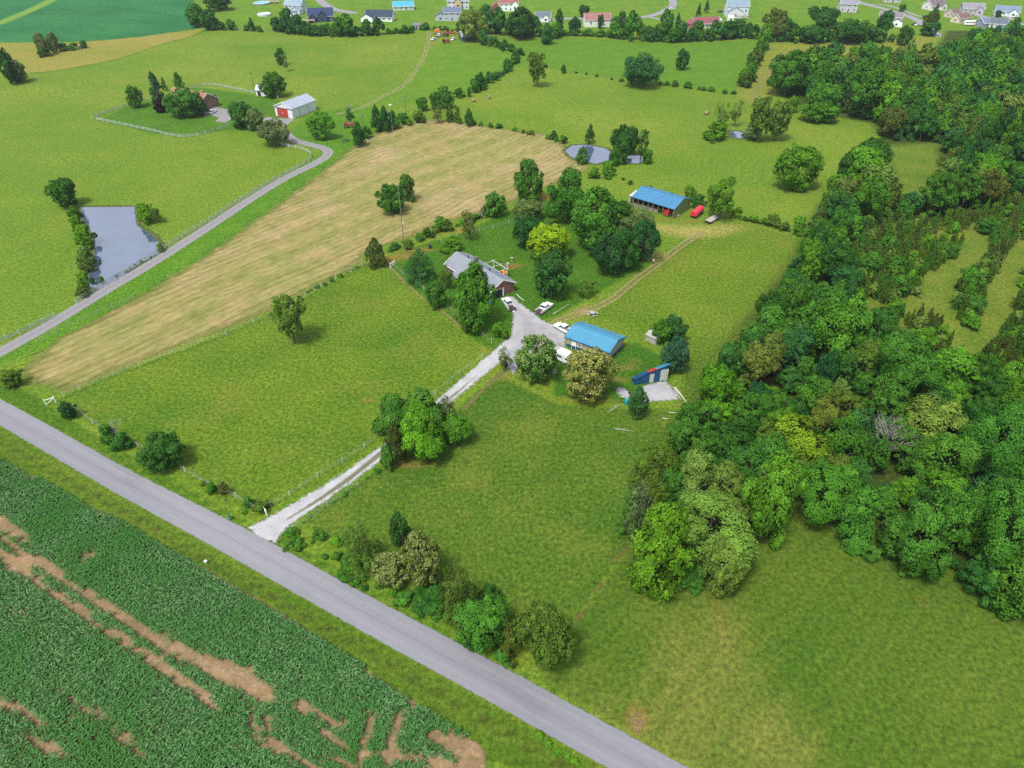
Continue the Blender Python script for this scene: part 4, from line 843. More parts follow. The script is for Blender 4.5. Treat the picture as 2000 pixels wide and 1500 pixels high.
WOODP = W([(1525, 152), (1600, 138), (1700, 145), (1790, 150), (1850, 120), (1870, 92), (2060, 88), (2180, 400), (2180, 900), (2180, 1250), (2010, 1180), (1880, 1120), (1780, 1075), (1700, 1030), (1560, 1000), (1480, 1040), (1400, 1120), (1270, 1090), (1235, 1040), (1260, 930), (1340, 830), (1380, 740), (1440, 660), (1530, 560), (1565, 500), (1580, 430), (1650, 330), (1720, 290), (1760, 290), (1710, 245), (1660, 225), (1600, 225), (1560, 190)])
CLEAR = [W(q) for q in ([(1722, 285), (1835, 280), (1835, 350), (1800, 400), (1716, 400)], [(1940, 325), (2010, 330), (2010, 365), (1960, 350)],
         [(1620, 520), (1700, 450), (1760, 425), (1850, 440), (1900, 420), (2000, 390), (2150, 400), (2200, 720), (2010, 735), (1960, 745), (1910, 750), (1860, 735), (1830, 700), (1790, 665), (1740, 655), (1690, 620), (1660, 570)])]
LANES = [(W([(1905, 460), (1900, 500), (1850, 540), (1822, 575), (1830, 610), (1865, 650), (1885, 690), (1912, 730)]), 3.2), (W([(1900, 680), (1935, 630), (1955, 570), (1985, 510), (2005, 480)]), 2.8), (W([(1690, 600), (1715, 615), (1745, 650)]), 3.2), (W([(1840, 470), (1890, 470)]), 4), (W([(1620, 535), (1640, 580)]), 1.5)]
def inpoly(P, x, y): return sdf(P, np.array([x]), np.array([y]))[0]
def merged(name, items, label, cat):
    r = random.Random(9); VV, FF, vv, cc, off = [], [], [], [], 0
    for x, y, rad, h, k, t in items:
        me = pro(k, 2 if cat == 'wood' else 3, r.randrange(3)); n = len(me.vertices); V = np.empty(n * 3, np.float32); me.vertices.foreach_get('co', V); V = V.reshape(-1, 3); a = r.uniform(0, 6.28)
        q = np.stack([x + rad * (V[:, 0] * math.cos(a) - V[:, 1] * math.sin(a)), y + rad * (V[:, 0] * math.sin(a) + V[:, 1] * math.cos(a)), h * .54 + V[:, 2] * h * .46], 1)
        VV.append(q); FF.append(np.arange(n).reshape(-1, 4) + off); off += n; A_ = np.empty(n, np.float32); me.attributes['v'].data.foreach_get('value', A_); vv.append(A_); c_ = np.array(TONE[t]) * np.array([1.05, 1, .75]) * r.uniform(.85, 1.15); cc.append(np.tile(c_, (n, 1)))
    m = N('far_foliage'); C_ = np.concatenate(cc); cb = m.n('ShaderNodeCombineXYZ')
    for i, nm in enumerate(('cr', 'cg', 'cb')): m.put(cb.inputs[i], m.attr(nm).outputs['Fac'])
    sc = m.n('ShaderNodeVectorMath', operation='SCALE'); m.put(sc.inputs[0], cb.outputs[0]); m.put(sc.inputs['Scale'], m.rng(m.attr('v').outputs['Fac'], .1, .9, .5, 1.5)); d = m.n('ShaderNodeBsdfDiffuse'); m.put(d.inputs[0], sc.outputs[0])
    o = put(name, npmesh(name, np.concatenate(VV), np.concatenate(FF), m.done(d.outputs[0]), {'v': np.concatenate(vv), 'cr': C_[:, 0], 'cg': C_[:, 1], 'cb': C_[:, 2]})); tag(o, label, cat, kind='stuff')
def woodland():
    bb = bbox(WOODP, 0); r = random.Random(11); pts = []
    tr = 0
    while tr < 16000:
        tr += 1; x, y = r.uniform(bb[0], bb[2]), r.uniform(bb[1], bb[3]); dist = math.hypot(x, y)
        rad = r.uniform(2.5, 5.2) if dist < 230 else r.uniform(3.4, 6.2) if dist < 360 else r.uniform(4.2, 7)
        pts.append((x, y, rad))
    A = np.array(pts); din = sdf(WOODP, A[:, 0], A[:, 1]); cl = np.maximum.reduce([sdf(c, A[:, 0], A[:, 1]) for c in CLEAR]); out = []
    for (x, y, rad), d, c in zip(pts, din, cl):
        if d < rad * .7 or c > -rad * .7: continue
        if any((x - a) ** 2 + (y - b) ** 2 < ((rad + q) * .56) ** 2 for a, b, q in occ): continue
        occ.append((x, y, rad)); out.append((x, y, rad))
    kinds = ['round', 'dome', 'big', 'tall', 'round', 'dome', 'vase', 'column']; tones = ['mid', 'mid', 'mid', 'dark', 'moss', 'bright', 'olive', 'deep', 'pale', 'bright', 'dark', 'mid', 'teal']
    out.sort(key=lambda q: q[1]); mass = []
    for x, y, rad in out:
        k = r.choice(kinds); t = r.choice(tones); h = rad * r.uniform(1.9, 3.0) if k != 'column' else rad * 3
        if k == 'column': rad *= .7
        where, grp = ('along the lawn in the near wood', 'near wood trees') if y < 110 else ('in the wood beside the pasture', 'pasture side wood trees') if y < 175 and x < 110 else ('in the wood right of the cedar clearing', 'right hand wood trees') if y < 200 else ('in the wood above the cedar clearing', 'wood above the clearing') if y < 290 else ('in the far upper wood', 'far upper wood trees')
        shape = dict(round='round', dome='domed', big='broad', tall='tall', vase='open-crowned', column='narrow')[k]
        if len(mass) or sum(1 for o in D.objects if o.name.startswith('broadleaf_tree')) >= 292: mass.append((x, y, rad, h, k, t)); continue
        tree_at((x, y), rad, h, k, t, '%s %s tree %s' % (shape, TW[t], where), '%s, %s %s' % (grp, shape, TW[t]), lift=h * .12)
    if mass: merged('far_wood', mass, 'far end of the dense green wood below the hillside houses', 'wood')
    # understorey shrubs fill the gaps
    n = 0; use = []
    for _ in range(5000):
        x, y = r.uniform(bb[0], bb[2]), r.uniform(bb[1], 330)
        use.append((x, y))
    A = np.array(use); din = sdf(WOODP, A[:, 0], A[:, 1]); cl = np.maximum.reduce([sdf(c, A[:, 0], A[:, 1]) for c in CLEAR]); sm = []
    for (x, y), d, c in zip(use, din, cl):
        if d < .5 or c > -1 or len(sm) > 290: continue
        if d > 9 and c < -9: continue
        if any((x - a) ** 2 + (y - b) ** 2 < 9 for a, b in sm): continue
        sm.append((x, y)); rad = r.uniform(1.4, 2.6); t = r.choice(['mid', 'dark', 'moss', 'deep'])
        near = 'lawn side' if y < 110 else 'pasture side' if x < 105 and y < 190 else 'far side'
        tree_at((x, y), rad, rad * r.uniform(1.2, 2.2), 'bush', t, '%s understorey shrub at the %s edge of the wood' % (TW[t], near), 'understorey at the %s of the wood, %s' % (near, TW[t]), cat='bush', small=True, name='understorey_shrub')
    # young cedars in the old field
    c3 = CLEAR[2]; bb = bbox(c3, 0); cd = []
    A = np.array([(r.uniform(bb[0], bb[2]), r.uniform(bb[1], bb[3])) for _ in range(12000)]); din = sdf(c3, A[:, 0], A[:, 1]); ln = np.maximum.reduce([sdl(l, A[:, 0], A[:, 1], h) for l, h in LANES])
    big = 0
    for (x, y), d, l in zip(A, din, ln):
        if d < .5 or l > -.6: continue
        gap = 1.7 if y < 200 else 2.1
        if any((x - a) ** 2 + (y - b) ** 2 < gap ** 2 for a, b in cd): continue
        if vnoise(np.array([x + 50]), np.array([y]), .07)[0] < .3: continue
        cd.append((x, y))
    cd.sort(key=lambda q: q[1]); nc = 0; rest = []
    for x, y in cd:
        q = r.random()
        if nc >= 285 and q < .86: rest.append((x, y, r.uniform(1.0, 1.7), r.uniform(3.6, 6.2), 'cedar', r.choice(['moss', 'brown', 'moss', 'mid']))); continue
        nc += q < .8
        if q < .74: tree_at((x, y), r.uniform(1.0, 1.7), r.uniform(3.6, 6.2), 'cedar', r.choice(['moss', 'brown', 'moss', 'mid']), 'young pointed cedar among many in the old field inside the wood', 'young cedars in the old field', small=True)
        elif q < .97: tree_at((x, y), r.uniform(1.5, 2.6), r.uniform(2.5, 4.5), 'bush', r.choice(['bright', 'bright', 'pale']), 'bright green sapling among the young cedars in the old field', 'saplings among the young cedars', small=True, name='sapling')
        else: tree_at((x, y), r.uniform(2.2, 3.4), r.uniform(4.5, 7), 'round', 'mid', 'taller rounded tree rising above the young cedars', 'taller trees among the cedars')
    if rest: merged('young_cedar_thicket', rest, 'far part of the young cedar growth in the old field', 'thicket'); print('cedars', len(cd))
woodland()
# ------------------------------------------------------------------ corn
def corn():
    r = np.random.RandomState(3); ca_ = dirang((0, 1084), (390, 1357)); u = np.array([math.cos(ca_), math.sin(ca_)]); n = np.array([-u[1], u[0]]); sp, ps = .84, .29
    A, B = np.meshgrid(np.arange(-260, 260, sp), np.arange(-260, 260, ps)); A = A.ravel(); B = B.ravel() + r.uniform(-.1, .1, A.size); A = A + r.uniform(-.06, .06, A.size)
    o = np.array(PP(300, 1250)); X = o[0] + n[0] * A + u[0] * B; Y = o[1] + n[1] * A + u[1] * B
    k = (X > -150) & (X < 12) & (Y > 15) & (Y < 125); X, Y = X[k], Y[k]; s = sdf(cp, X, Y)
    # keep what the drone could see, with a margin
    V = np.stack([X, Y, np.zeros_like(X)], 1); t = _t; dz = -CAM_H; dep = Y * math.cos(t) + CAM_H * math.sin(t); px = X / dep * FOC; py = -(Y * math.sin(t) - CAM_H * math.cos(t)) / dep * FOC
    k = (s > .2) & (px > -1230) & (py < 930) & (dep > 1); X, Y, s = X[k], Y[k], s[k]
    bare = np.full(X.shape, -9.)
    for q, w in (([(-60, 985), (0, 1019), (40, 1048), (64, 1066)], [.9, .9, .8, .3]), ([(-60, 1000), (0, 1047), (56, 1097), (87, 1106), (130, 1140), (186, 1175), (243, 1210), (303, 1249), (360, 1279), (416, 1305), (477, 1331), (530, 1368)], [.5, .6, .7, 1.1, .8, .9, .7, .8, 1.1, 1.6, 1.7, .8]),
                 ([(-60, 1040), (0, 1084), (30, 1110), (65, 1132), (121, 1171), (182, 1218), (243, 1257), (286, 1283), (325, 1309), (390, 1357), (430, 1390)], [.5, .6, .9, .5, .6, .4, .6, .6, .9, .7, .1]), ([(95, 1335), (150, 1372), (217, 1422), (286, 1483)], [.1, .3, .35, .3]), ([(-40, 1360), (0, 1379), (56, 1396), (78, 1422)], [.7, .7, .5, .4]), ([(40, 1436), (85, 1460), (125, 1480)], [.3, .7, .3]),
                 ([(480, 1362), (498, 1420), (507, 1460)], .45), ([(520, 1405), (529, 1457), (598, 1491), (640, 1530)], .5), ([(590, 1378), (667, 1422)], .5), ([(618, 1420), (680, 1468)], .5), ([(725, 1405), (701, 1495)], .75), ([(780, 1405), (756, 1495)], .7), ([(700, 1470), (780, 1480), (860, 1490)], .5), ([(640, 1480), (690, 1500)], .6), ([(800, 1365), (812, 1380)], .5), ([(845, 1440), (900, 1462), (938, 1472), (935, 1520), (840, 1530)], [.8, 1.5, 1.8, 2.2, 2.2]), ([(560, 1375), (600, 1400)], .4), ([(0, 1190), (50, 1205), (60, 1180)], .3)):
        bare = np.maximum(bare, sdl(W(q), X, Y, w))
    nz = vnoise(X + 300, Y + 300, .35) * .6 + vnoise(X + 90, Y + 40, 1.3) * .4; patch = vnoise((X * u[0] + Y * u[1]) * .25 + 500, (X * n[0] + Y * n[1]) + 500, .16)
    side = np.clip((620 - (px[k] + 1000)) / 600, 0, 1) * 0
    k = (r.rand(X.size) < np.clip(-(bare + (nz - .5) * .9) / .6 + .35, 0, 1)) & ((patch + (nz - .5) * .35) > .02) & (r.rand(X.size) < .97); X, Y = X[k], Y[k]; nz = nz[k]
    np_ = len(X); L = 7; hgt = 1.15 * (0.75 + .5 * nz) * r.uniform(.85, 1.15, np_); edge_ = 1
    X = np.repeat(X, L); Y = np.repeat(Y, L); H = np.repeat(hgt, L); lv = np.tile(np.arange(L), np_); az = lv * 2.6 + np.repeat(r.uniform(0, 6.28, np_), L) + r.uniform(-.5, .5, X.size)
    base = H * (.3 + .1 * lv); ln = (.45 + .12 * np.minimum(lv, 6 - lv)) * r.uniform(.8, 1.15, X.size) * np.repeat(hgt, L) ** .5; wd = .07 * r.uniform(.8, 1.3, X.size); dx, dy = np.cos(az), np.sin(az); sx, sy = -dy, dx
    pts = []
    for t_, up, ww in ((0, 0, .7), (.45, .26, 1.15), (.8, .2, .9), (1.0, -.02, .12)):
        cx = X + dx * ln * t_; cy = Y + dy * ln * t_; cz = base + ln * up
        pts.append(np.stack([cx + sx * wd * ww, cy + sy * wd * ww, cz], 1)); pts.append(np.stack([cx - sx * wd * ww, cy - sy * wd * ww, cz], 1))
    V = np.stack(pts, 1); m_ = len(X); V = V.reshape(-1, 3); b = (np.arange(m_) * 8)[:, None]
    F = np.concatenate([b + np.array([[0, 1, 3, 2]]), b + np.array([[2, 3, 5, 4]]), b + np.array([[4, 5, 7, 6]])])
    m = N('corn_leaf'); v = m.attr('v').outputs['Fac']; c = m.mix(m.math('POWER', v, 1.6), (.034, .105, .03), (.14, .285, .1)); c = m.mix(m.rng(m.noise(.08, 3), .45, .7), c, (.05, .16, .03))
    d = m.n('ShaderNodeBsdfDiffuse'); t = m.n('ShaderNodeBsdfTranslucent'); m.put(d.inputs[0], c); m.put(t.inputs[0], c); x = m.n('ShaderNodeMixShader'); x.inputs[0].default_value = .25
    m.t.links.new(d.outputs[0], x.inputs[1]); m.t.links.new(t.outputs[0], x.inputs[2])
    o = put('corn_plants', npmesh('corn_plants', V, F, m.done(x.outputs[0]), {'v': np.repeat(r.rand(m_), 8)})); tag(o, 'young corn plants in rows with bare sandy streaks between them', 'corn', kind='stuff'); print('corn', np_)
corn()

# ------------------------------------------------------------------ buildings
def prismx(b, outline, x0, x1):                   # outline in (y, z)
    n = len(outline); vs = [(x0, y, z) for y, z in outline] + [(x1, y, z) for y, z in outline]
    return b.add(vs, [tuple(range(n)), tuple(range(n, 2 * n))[::-1]] + [(i, (i + 1) % n, (i + 1) % n + n, i + n) for i in range(n)])
def opening(root, L, Wd, face, a, z, w_, h, name='window', fm=WHITE, pm=GLASS, fw=.09, proud=.03, panes=True):
    """a window or door on face F/B/L/R, a = along the wall from its middle"""
    ox, oy, nx, ny = {'F': (a, -Wd / 2, 0, -1), 'B': (a, Wd / 2, 0, 1), 'L': (-L / 2, a, -1, 0), 'R': (L / 2, a, 1, 0)}[face]; along = (abs(ny), abs(nx))
    def bx(b, da, dz, ww, hh, off, th):
        b.box((ox + along[0] * da + nx * off, oy + along[1] * da + ny * off, z + h / 2 + dz), (ww if along[0] else th, ww if along[1] else th, hh))
    b = MB(); bx(b, 0, 0, w_, h, proud * .3, .06); p = b.build(name, pm, root)
    f = MB(); t = proud + .01
    bx(f, 0, h / 2 + fw / 2, w_ + 2 * fw, fw, t, .08); bx(f, 0, -h / 2 - fw / 2, w_ + 2 * fw, fw, t, .08); bx(f, -w_ / 2 - fw / 2, 0, fw, h, t, .08); bx(f, w_ / 2 + fw / 2, 0, fw, h, t, .08)
    if panes and name == 'window': bx(f, 0, 0, w_, .05, t, .05)
    fo = f.build('frame', fm, p); return p
def roofslab(b, L, Wd, eave, rise, oh, th=.16):
    hw = Wd / 2 + oh; s = rise / (Wd / 2); ze = eave - s * oh
    prismx(b, [(-hw, ze), (0, eave + rise), (hw, ze), (hw, ze + th), (0, eave + rise + th), (-hw, ze + th)], -L / 2 - oh, L / 2 + oh)
def gable(name, label, cat, loc, rz, L, Wd, eave, rise, wall, roof, oh=.4, trim=None, ops=(), chim=None, group=None, open_front=False, trimh=1.0, trimm=None):
    e = empty(name, (loc[0], loc[1], 0), rz, label, cat, group); b = MB()
    prismx(b, [(-Wd / 2, 0), (Wd / 2, 0), (Wd / 2, eave), (0, eave + rise), (-Wd / 2, eave)], -L / 2, L / 2)
    b.build('wall', wall, e)
    b = MB(); roofslab(b, L, Wd, eave + .02, rise, oh); ro = b.build('roof', roof, e)
    if trim:
        b = MB(); hw = Wd / 2 + oh; s = rise / (Wd / 2); ze = eave - s * oh
        for sx in (-1, 1):
            x = sx * (L / 2 + oh + .02)
            prismx(b, [(-hw, ze - .12), (0, eave + rise - .12), (hw, ze - .12), (hw, ze + .2), (0, eave + rise + .2), (-hw, ze + .2)], x - .03, x + .03)
        for sy in (-1, 1): b.box((0, sy * (hw + .03), ze + .04), (L + 2 * oh, .06, .22))
        b.build('fascia', trim, ro)
    if trimm:
        b = MB()
        for d, c in (((L + .06, .04, trimh), (0, -Wd / 2 - .02, trimh / 2)), ((L + .06, .04, trimh), (0, Wd / 2 + .02, trimh / 2)), ((.04, Wd, trimh), (-L / 2 - .02, 0, trimh / 2)), ((.04, Wd, trimh), (L / 2 + .02, 0, trimh / 2))): b.box(c, d)
        b.build('wainscot', trimm, e)
    for o in ops: opening(e, L, Wd, *o[:5], **(o[5] if len(o) > 5 else {}))
    if chim:
        b = MB(); b.box((chim[0], chim[1], eave + rise * .6 + .5), (.9, .7, 2.0)); b.cur = 0; b.box((chim[0], chim[1], eave + rise * .6 + 1.55), (1.05, .85, .12)); b.build('chimney', brick((.22, .1, .07)), ro)
    return e, ro
def fit(NL, NR, FR, h, oh):
    a, b, c = PH(*NL, h), PH(*NR, h), PH(*FR, h); u = (b - a); L = u.length; u.normalize(); n = Vector((-u.y, u.x, 0)); Wd = (c - b).dot(n); ctr = a + u * L / 2 + n * Wd / 2
    return (ctr.x, ctr.y), math.atan2(u.y, u.x), L - 2 * oh, abs(Wd) - 2 * oh
BLUE = ribbed((.06, .23, .37), 4.2, .08, .4); BLUE_B = ribbed((.05, .18, .33), 4.2, .08, .4)
BEIGE = ribbed((.38, .34, .26), 5, .06, .6); NAVY = ribbed((.02, .085, .15), 5, .1, .5)
# workshop with blue roof
loc, rz, L, Wd = fit((1103, 658), (1191, 690), (1230, 661), 2.8, .35)
e, ro = gable('workshop', 'beige metal workshop with blue roof behind the large yellow-flowering tree', 'workshop', loc, rz, L, Wd, 2.9, 1.35, BEIGE, BLUE, .35, ribbed((.02, .2, .42), 1), trimm=NAVY, trimh=.95,
  ops=[('F', -L * .18, 1.35, .9, .7), ('F', -L * .32, 0, 1.0, 2.0, dict(name='door', pm=WHITE)), ('F', L * .2, 1.35, .9, .7), ('L', 0, 0, 3.2, 2.3, dict(name='garage_door', pm=ribbed((.55, .53, .48), 2)))])
b = MB(); b.box((0, 0, 2.9 + 1.35 + .18), (L + .7, .5, .05)); b.build('ridge_cap', BLUE, ro)
# open barn with blue roof
loc, rz, L, Wd = fit((1233.8, 385), (1317.7, 410), (1356, 390), 3.2, .3)
e = empty('livestock_barn', (loc[0], loc[1], 0), rz, 'long open-fronted barn with bright blue metal roof and green end wall', 'barn'); eave, rise = 3.3, 1.9
GREENM = ribbed((.13, .19, .075), 4, .1, .5); b = MB()
b.box((0, Wd / 2 - .05, eave / 2), (L, .1, eave)); b.build('back_wall', GREENM, e)
for sx in (-1, 1):
    b = MB(); prismx(b, [(-Wd / 2, 0), (Wd / 2 - .1, 0), (Wd / 2 - .1, eave), (0, eave + rise), (-Wd / 2, eave)], sx * L / 2 - .06, sx * L / 2 + .06); b.build('end_wall', GREENM, e)
b = MB(); roofslab(b, L, Wd, eave + .02, rise, .3, .12); ro = b.build('roof', BLUE_B, e)
b = MB(); b.box((0, 0, eave + rise + .14), (L + .6, .5, .05)); b.build('ridge_cap', BLUE_B, ro)
for i in range(9):
    b = MB(); b.box((-L / 2 + .25 + i * (L - .5) / 8, -Wd / 2 + .15, eave / 2), (.18, .18, eave - .02)); b.build('post', WOOD, e)
b = MB(); b.box((0, -Wd / 2 + .12, eave - .15), (L, .12, .28)); b.build('header_beam', WOOD, e)
for i in range(5):
    b = MB(); x = -L / 2 + L / 16 + i * L / 8 + .2
    for k in range(4): b.box((x, -Wd / 2 + .02, .3 + k * .33), (L / 8 - .3, .05, .14))
    b.build('gate_panel', GREYWOOD, e)
RED = paint((.4, .03, .03), .5, .15, 1.5, name='red_paint'); RUST = paint((.25, .06, .03), .8, .3, 3, name='rusty_red'); HAYC = paint((.24, .2, .11), .95, .25, 5, name='dry_hay')
M0 = e.matrix_basis.copy()
def inside(x, y, z=0): return Matrix.Rotation(rz, 4, 'Z') @ Vector((x, y, z)) + Vector((loc[0], loc[1], 0))
r_ = random.Random(4)
def bale(p, rot, label, group=None, s=1.0, round_=False):
    b = MB()
    if round_: b.tube([(-.75 * s, 0, .8 * s), (-.7 * s, 0, .8 * s), (.7 * s, 0, .8 * s), (.75 * s, 0, .8 * s)], [.72 * s, .8 * s, .8 * s, .72 * s], 16)
    else: b.box((0, 0, .35 * s), (1.6 * s, .8 * s, .7 * s))
    o = b.build('hay_bale', HAYC, None, round_, 0 if round_ else .05); o.location = p; o.rotation_euler = (0, 0, rot); tag(o, label, 'hay bale', group); return o
for i in range(7): p = inside(-L / 2 + 3 + i * 2.1, -Wd / 2 + 2.2 + r_.uniform(0, 1.2)); bale(p, rz + r_.uniform(-.4, .4), 'straw-coloured hay bale stored inside the open blue-roofed barn', 'hay bales inside the barn')
# hay baler standing in the right bay
def implement(name, label, cat, p, rot, col, s=1.0, kind='baler', group=None):
    e = empty(name, (p[0], p[1], 0), rot, label, cat, group); b = MB()
    if kind == 'baler':
        b.box((0, 0, 1.15 * s), (2.2 * s, 1.5 * s, 1.1 * s)); b.box((.3 * s, 0, 1.8 * s), (1.2 * s, 1.3 * s, .4 * s), ry=.2); b.build('body', col, e, bev=.06)
        b = MB(); b.tube([(1.1 * s, 0, .6 * s), (2.6 * s, 0, .45 * s)], .08 * s); b.build('drawbar', DARK, e); b = MB(); b.tube([(-1.0 * s, -.8 * s, .35 * s), (-1.0 * s, .8 * s, .35 * s)], .18 * s, 10); b.build('pickup_reel', RUST, e)
    else:
        b.box((0, 0, .7 * s), (2.8 * s, .18 * s, .18 * s)); b.box((0, 0, .7 * s), (.18 * s, 1.8 * s, .16 * s)); b.box((.9 * s, 0, .6 * s), (.16 * s, 2.2 * s, .2 * s)); b.build('frame', col, e)
        for k in range(5):
            b = MB(); b.tube([(-.9 * s + k * .5 * s, -.9 * s + k * .4 * s, .45 * s), (-.86 * s + k * .5 * s, -.9 * s + k * .4 * s, .45 * s)], .42 * s, 14); b.build('rake_wheel', col, e)
    for y in (-1, 1): wheel(e, (-.2 * s, y * .85 * s, .38 * s), .38 * s, .22 * s)
    return e
def wheel(parent, c, r, w_, rimc=(.5, .5, .5), axis='y'):
    b = MB(); c = Vector(c); a = Vector((0, 1, 0)); b.tube([c - a * w_ / 2, c - a * w_ * .4, c + a * w_ * .4, c + a * w_ / 2], [r * .9, r, r, r * .9], 18); t = b.build('wheel', RUBBER, parent, False)
    b = MB(); b.tube([c - a * (w_ / 2 + .01), c + a * (w_ / 2 + .01)], r * .55, 12); b.build('rim', paint(rimc, .4, name='rim'), t); return t
implement('hay_baler', 'red farm machine parked in the right bay of the blue-roofed barn', 'baler', inside(L / 2 - 2.6, -Wd / 2 + 1.4), rz + 1.4, RED, 1.2)
# grey lean-to at the barn's left end
p = inside(-L / 2 - 1.5, -Wd * .12); e = empty('wooden_shed', p, rz, 'small grey wooden lean-to at the left end of the blue-roofed barn', 'shed'); b = MB()
prismx(b, [(-1.9, 0), (1.9, 0), (1.9, 2.9), (-1.9, 2.3)], -1.2, 1.2); b.build('wall', GREYWOOD, e); b = MB(); prismx(b, [(-2.1, 2.3), (2.1, 2.95), (2.1, 3.05), (-2.1, 2.4)], -1.3, 1.3); b.build('roof', paint((.4, .39, .38), .7), e); b = MB(); b.box((-.1, -1.93, 1.0), (.9, .05, 1.9)); b.build('door', DARK, e)
# blue mono-pitch shed by the gravel pad
a_, b_ = PH(1240, 752), PH(1303, 741.5); u = (b_ - a_); L = u.length; rz2 = math.atan2(u.y, u.x); c = (a_ + b_) / 2; n = Vector((-u.y, u.x, 0)).normalized(); D_ = 1.7
e = empty('tool_shed', (c.x, c.y, 0), rz2, 'small blue slanted shed with white doors and red roof strip by the gravel pad', 'shed'); BL2 = ribbed((.008, .075, .19), 5, .12, .45)
zl, zm, zr = 1.5, 2.9, 4.1; drop = .95
b = MB(); fr = [(-L / 2, 0, 0), (L / 2, 0, 0), (L / 2, 0, zr), (-L * .1, 0, zm), (-L / 2, 0, zl)]; bk = [(x, D_, max(z - drop, .02) if z > 0 else 0) for x, y, z in fr]; b.add(fr + bk, [(0, 1, 2, 3, 4), (9, 8, 7, 6, 5), (0, 5, 6, 1), (1, 6, 7, 2), (2, 7, 8, 3), (3, 8, 9, 4), (4, 9, 5, 0)]); b.build('wall', BL2, e)
def strip(x0, z0, x1, z1, mat, nm, y0=-.25, y1=None, th=.09):
    y1 = D_ + .2 if y1 is None else y1; b = MB(); q = []
    for x, z in ((x0, z0), (x1, z1)):
        for y in (y0, y1): q += [(x, y, max(.05, z - drop * y / D_) + .03), (x, y, max(.05, z - drop * y / D_) + .03 + th)]
    b.add(q, [(0, 2, 6, 4), (1, 5, 7, 3), (0, 1, 3, 2), (4, 6, 7, 5), (0, 4, 5, 1), (2, 3, 7, 6)]); return b.build(nm, mat, e)
strip(-L / 2 - .2, zl, -L * .1, zm, BL2, 'roof'); strip(-L * .1, zm, L * .14, zm + (zr - zm) * .4, RED, 'roof_strip', th=.1); strip(L * .14, zm + (zr - zm) * .4, L / 2 + .2, zr + .05, BLUE, 'roof')
for x, w_, h in ((0, L * .13, 2.3), (L * .38, L * .24, 3.0)):
    b = MB(); b.box((x, -.04, h / 2), (w_, .06, h)); d = b.build('door', ribbed((.5, .5, .46), 3), e); b = MB(); b.box((x + w_ * .35, -.1, h * .45), (.08, .05, .3)); b.build('handle', DARK, d)
# old grey shed wall in the pasture
a_, b_ = PH(1260, 664), PH(1281, 674); u = b_ - a_; c = (a_ + b_) / 2; rz3 = math.atan2(u.y, u.x)
gable('field_shed', 'weathered grey wooden shed half hidden under bushes in the pasture', 'shed', (c.x - math.sin(rz3) * 1.5, c.y + math.cos(rz3) * 1.5), rz3, u.length, 3, 1.5, .5, GREYWOOD, paint((.3, .29, .27), .8), .15)
# ranch house
loc, rz, L, Wd = fit((866.5, 514), (956.5, 571), (1011, 551), 2.9, .5)
BRK = brick((.26, .09, .06)); SHG = shingle((.19, .21, .245))
e, ro = gable('ranch_house', 'brick ranch house with long grey roof behind the big feathery tree', 'house', loc, rz, L, Wd, 2.8, 2.1, BRK, SHG, .5, WHITE,
  ops=[('F', x, 1.0, 1.3, 1.1) for x in (-L * .38, -L * .2, L * .1, L * .3)] + [('F', -L * .05, .1, 1.0, 2.1, dict(name='door', pm=WHITE)), ('R', -Wd * .22, 0, 3.6, 2.3, dict(name='garage_opening_shade', pm=DARK))] + [('B', x, 1.0, 1.3, 1.1) for x in (-L * .3, L * .25)] + [('L', 0, 1.0, 1.2, 1.1)])  # the garage opening is a flat dark panel, standing for the shade inside
b = MB(); b.box((L / 2 + .15, -Wd * .22 + 2.05, 1.25), (.2, .2, 2.5)); b.build('post', WHITE, e)
b = MB(); b.box((-L * .18, 1.6, 4.6), (.95, .8, 1.7)); b.box((-L * .18, 1.6, 5.5), (1.1, .95, .1)); ch = b.build('chimney', paint((.12, .11, .12), .8), ro)
for x, y in ((-L * .3, .8), (L * .18, .8)):
    b = MB(); b.tube([(x, y, 4.3), (x, y, 5.2)], .16, 8); b.tube([(x, y, 5.2), (x, y, 5.3)], .26, 8); b.build('roof_vent', DARK, ro)
b = MB(); q = 3.2; prismx(b, [(-Wd / 2 - 2.6, 2.45), (-Wd / 2 + 1.2, 3.05), (-Wd / 2 + 1.2, 3.2), (-Wd / 2 - 2.6, 2.6)], -L * .22, L * .1); b.build('porch_roof', SHG, e)
for x in (-L * .2, -L * .06, L * .08):
    b = MB(); b.box((x, -Wd / 2 - 2.4, 1.22), (.14, .14, 2.44)); b.build('porch_post', WHITE, e)
def inside2(x, y): return Matrix.Rotation(rz, 4, 'Z') @ Vector((x, y, 0)) + Vector((loc[0], loc[1], 0))
p = inside2(-L * .02, Wd / 2 + 2.1); e = empty('pergola', p, rz, 'bare white timber pergola frame behind the ranch house', 'pergola')
for x, y in ((-3, -1.4), (3, -1.4), (-3, 1.4), (3, 1.4)):
    b = MB(); b.box((x, y, 1.2), (.14, .14, 2.4)); b.build('post', WHITE, e)
b = MB()
for y in (-1.4, 1.4): b.box((0, y, 2.48), (7.4, .14, .16))
for x in (-3, 0, 3): b.box((x, 0, 2.62), (.14, 4, .12))
b.build('beam', paint((.45, .47, .45), .7), e)
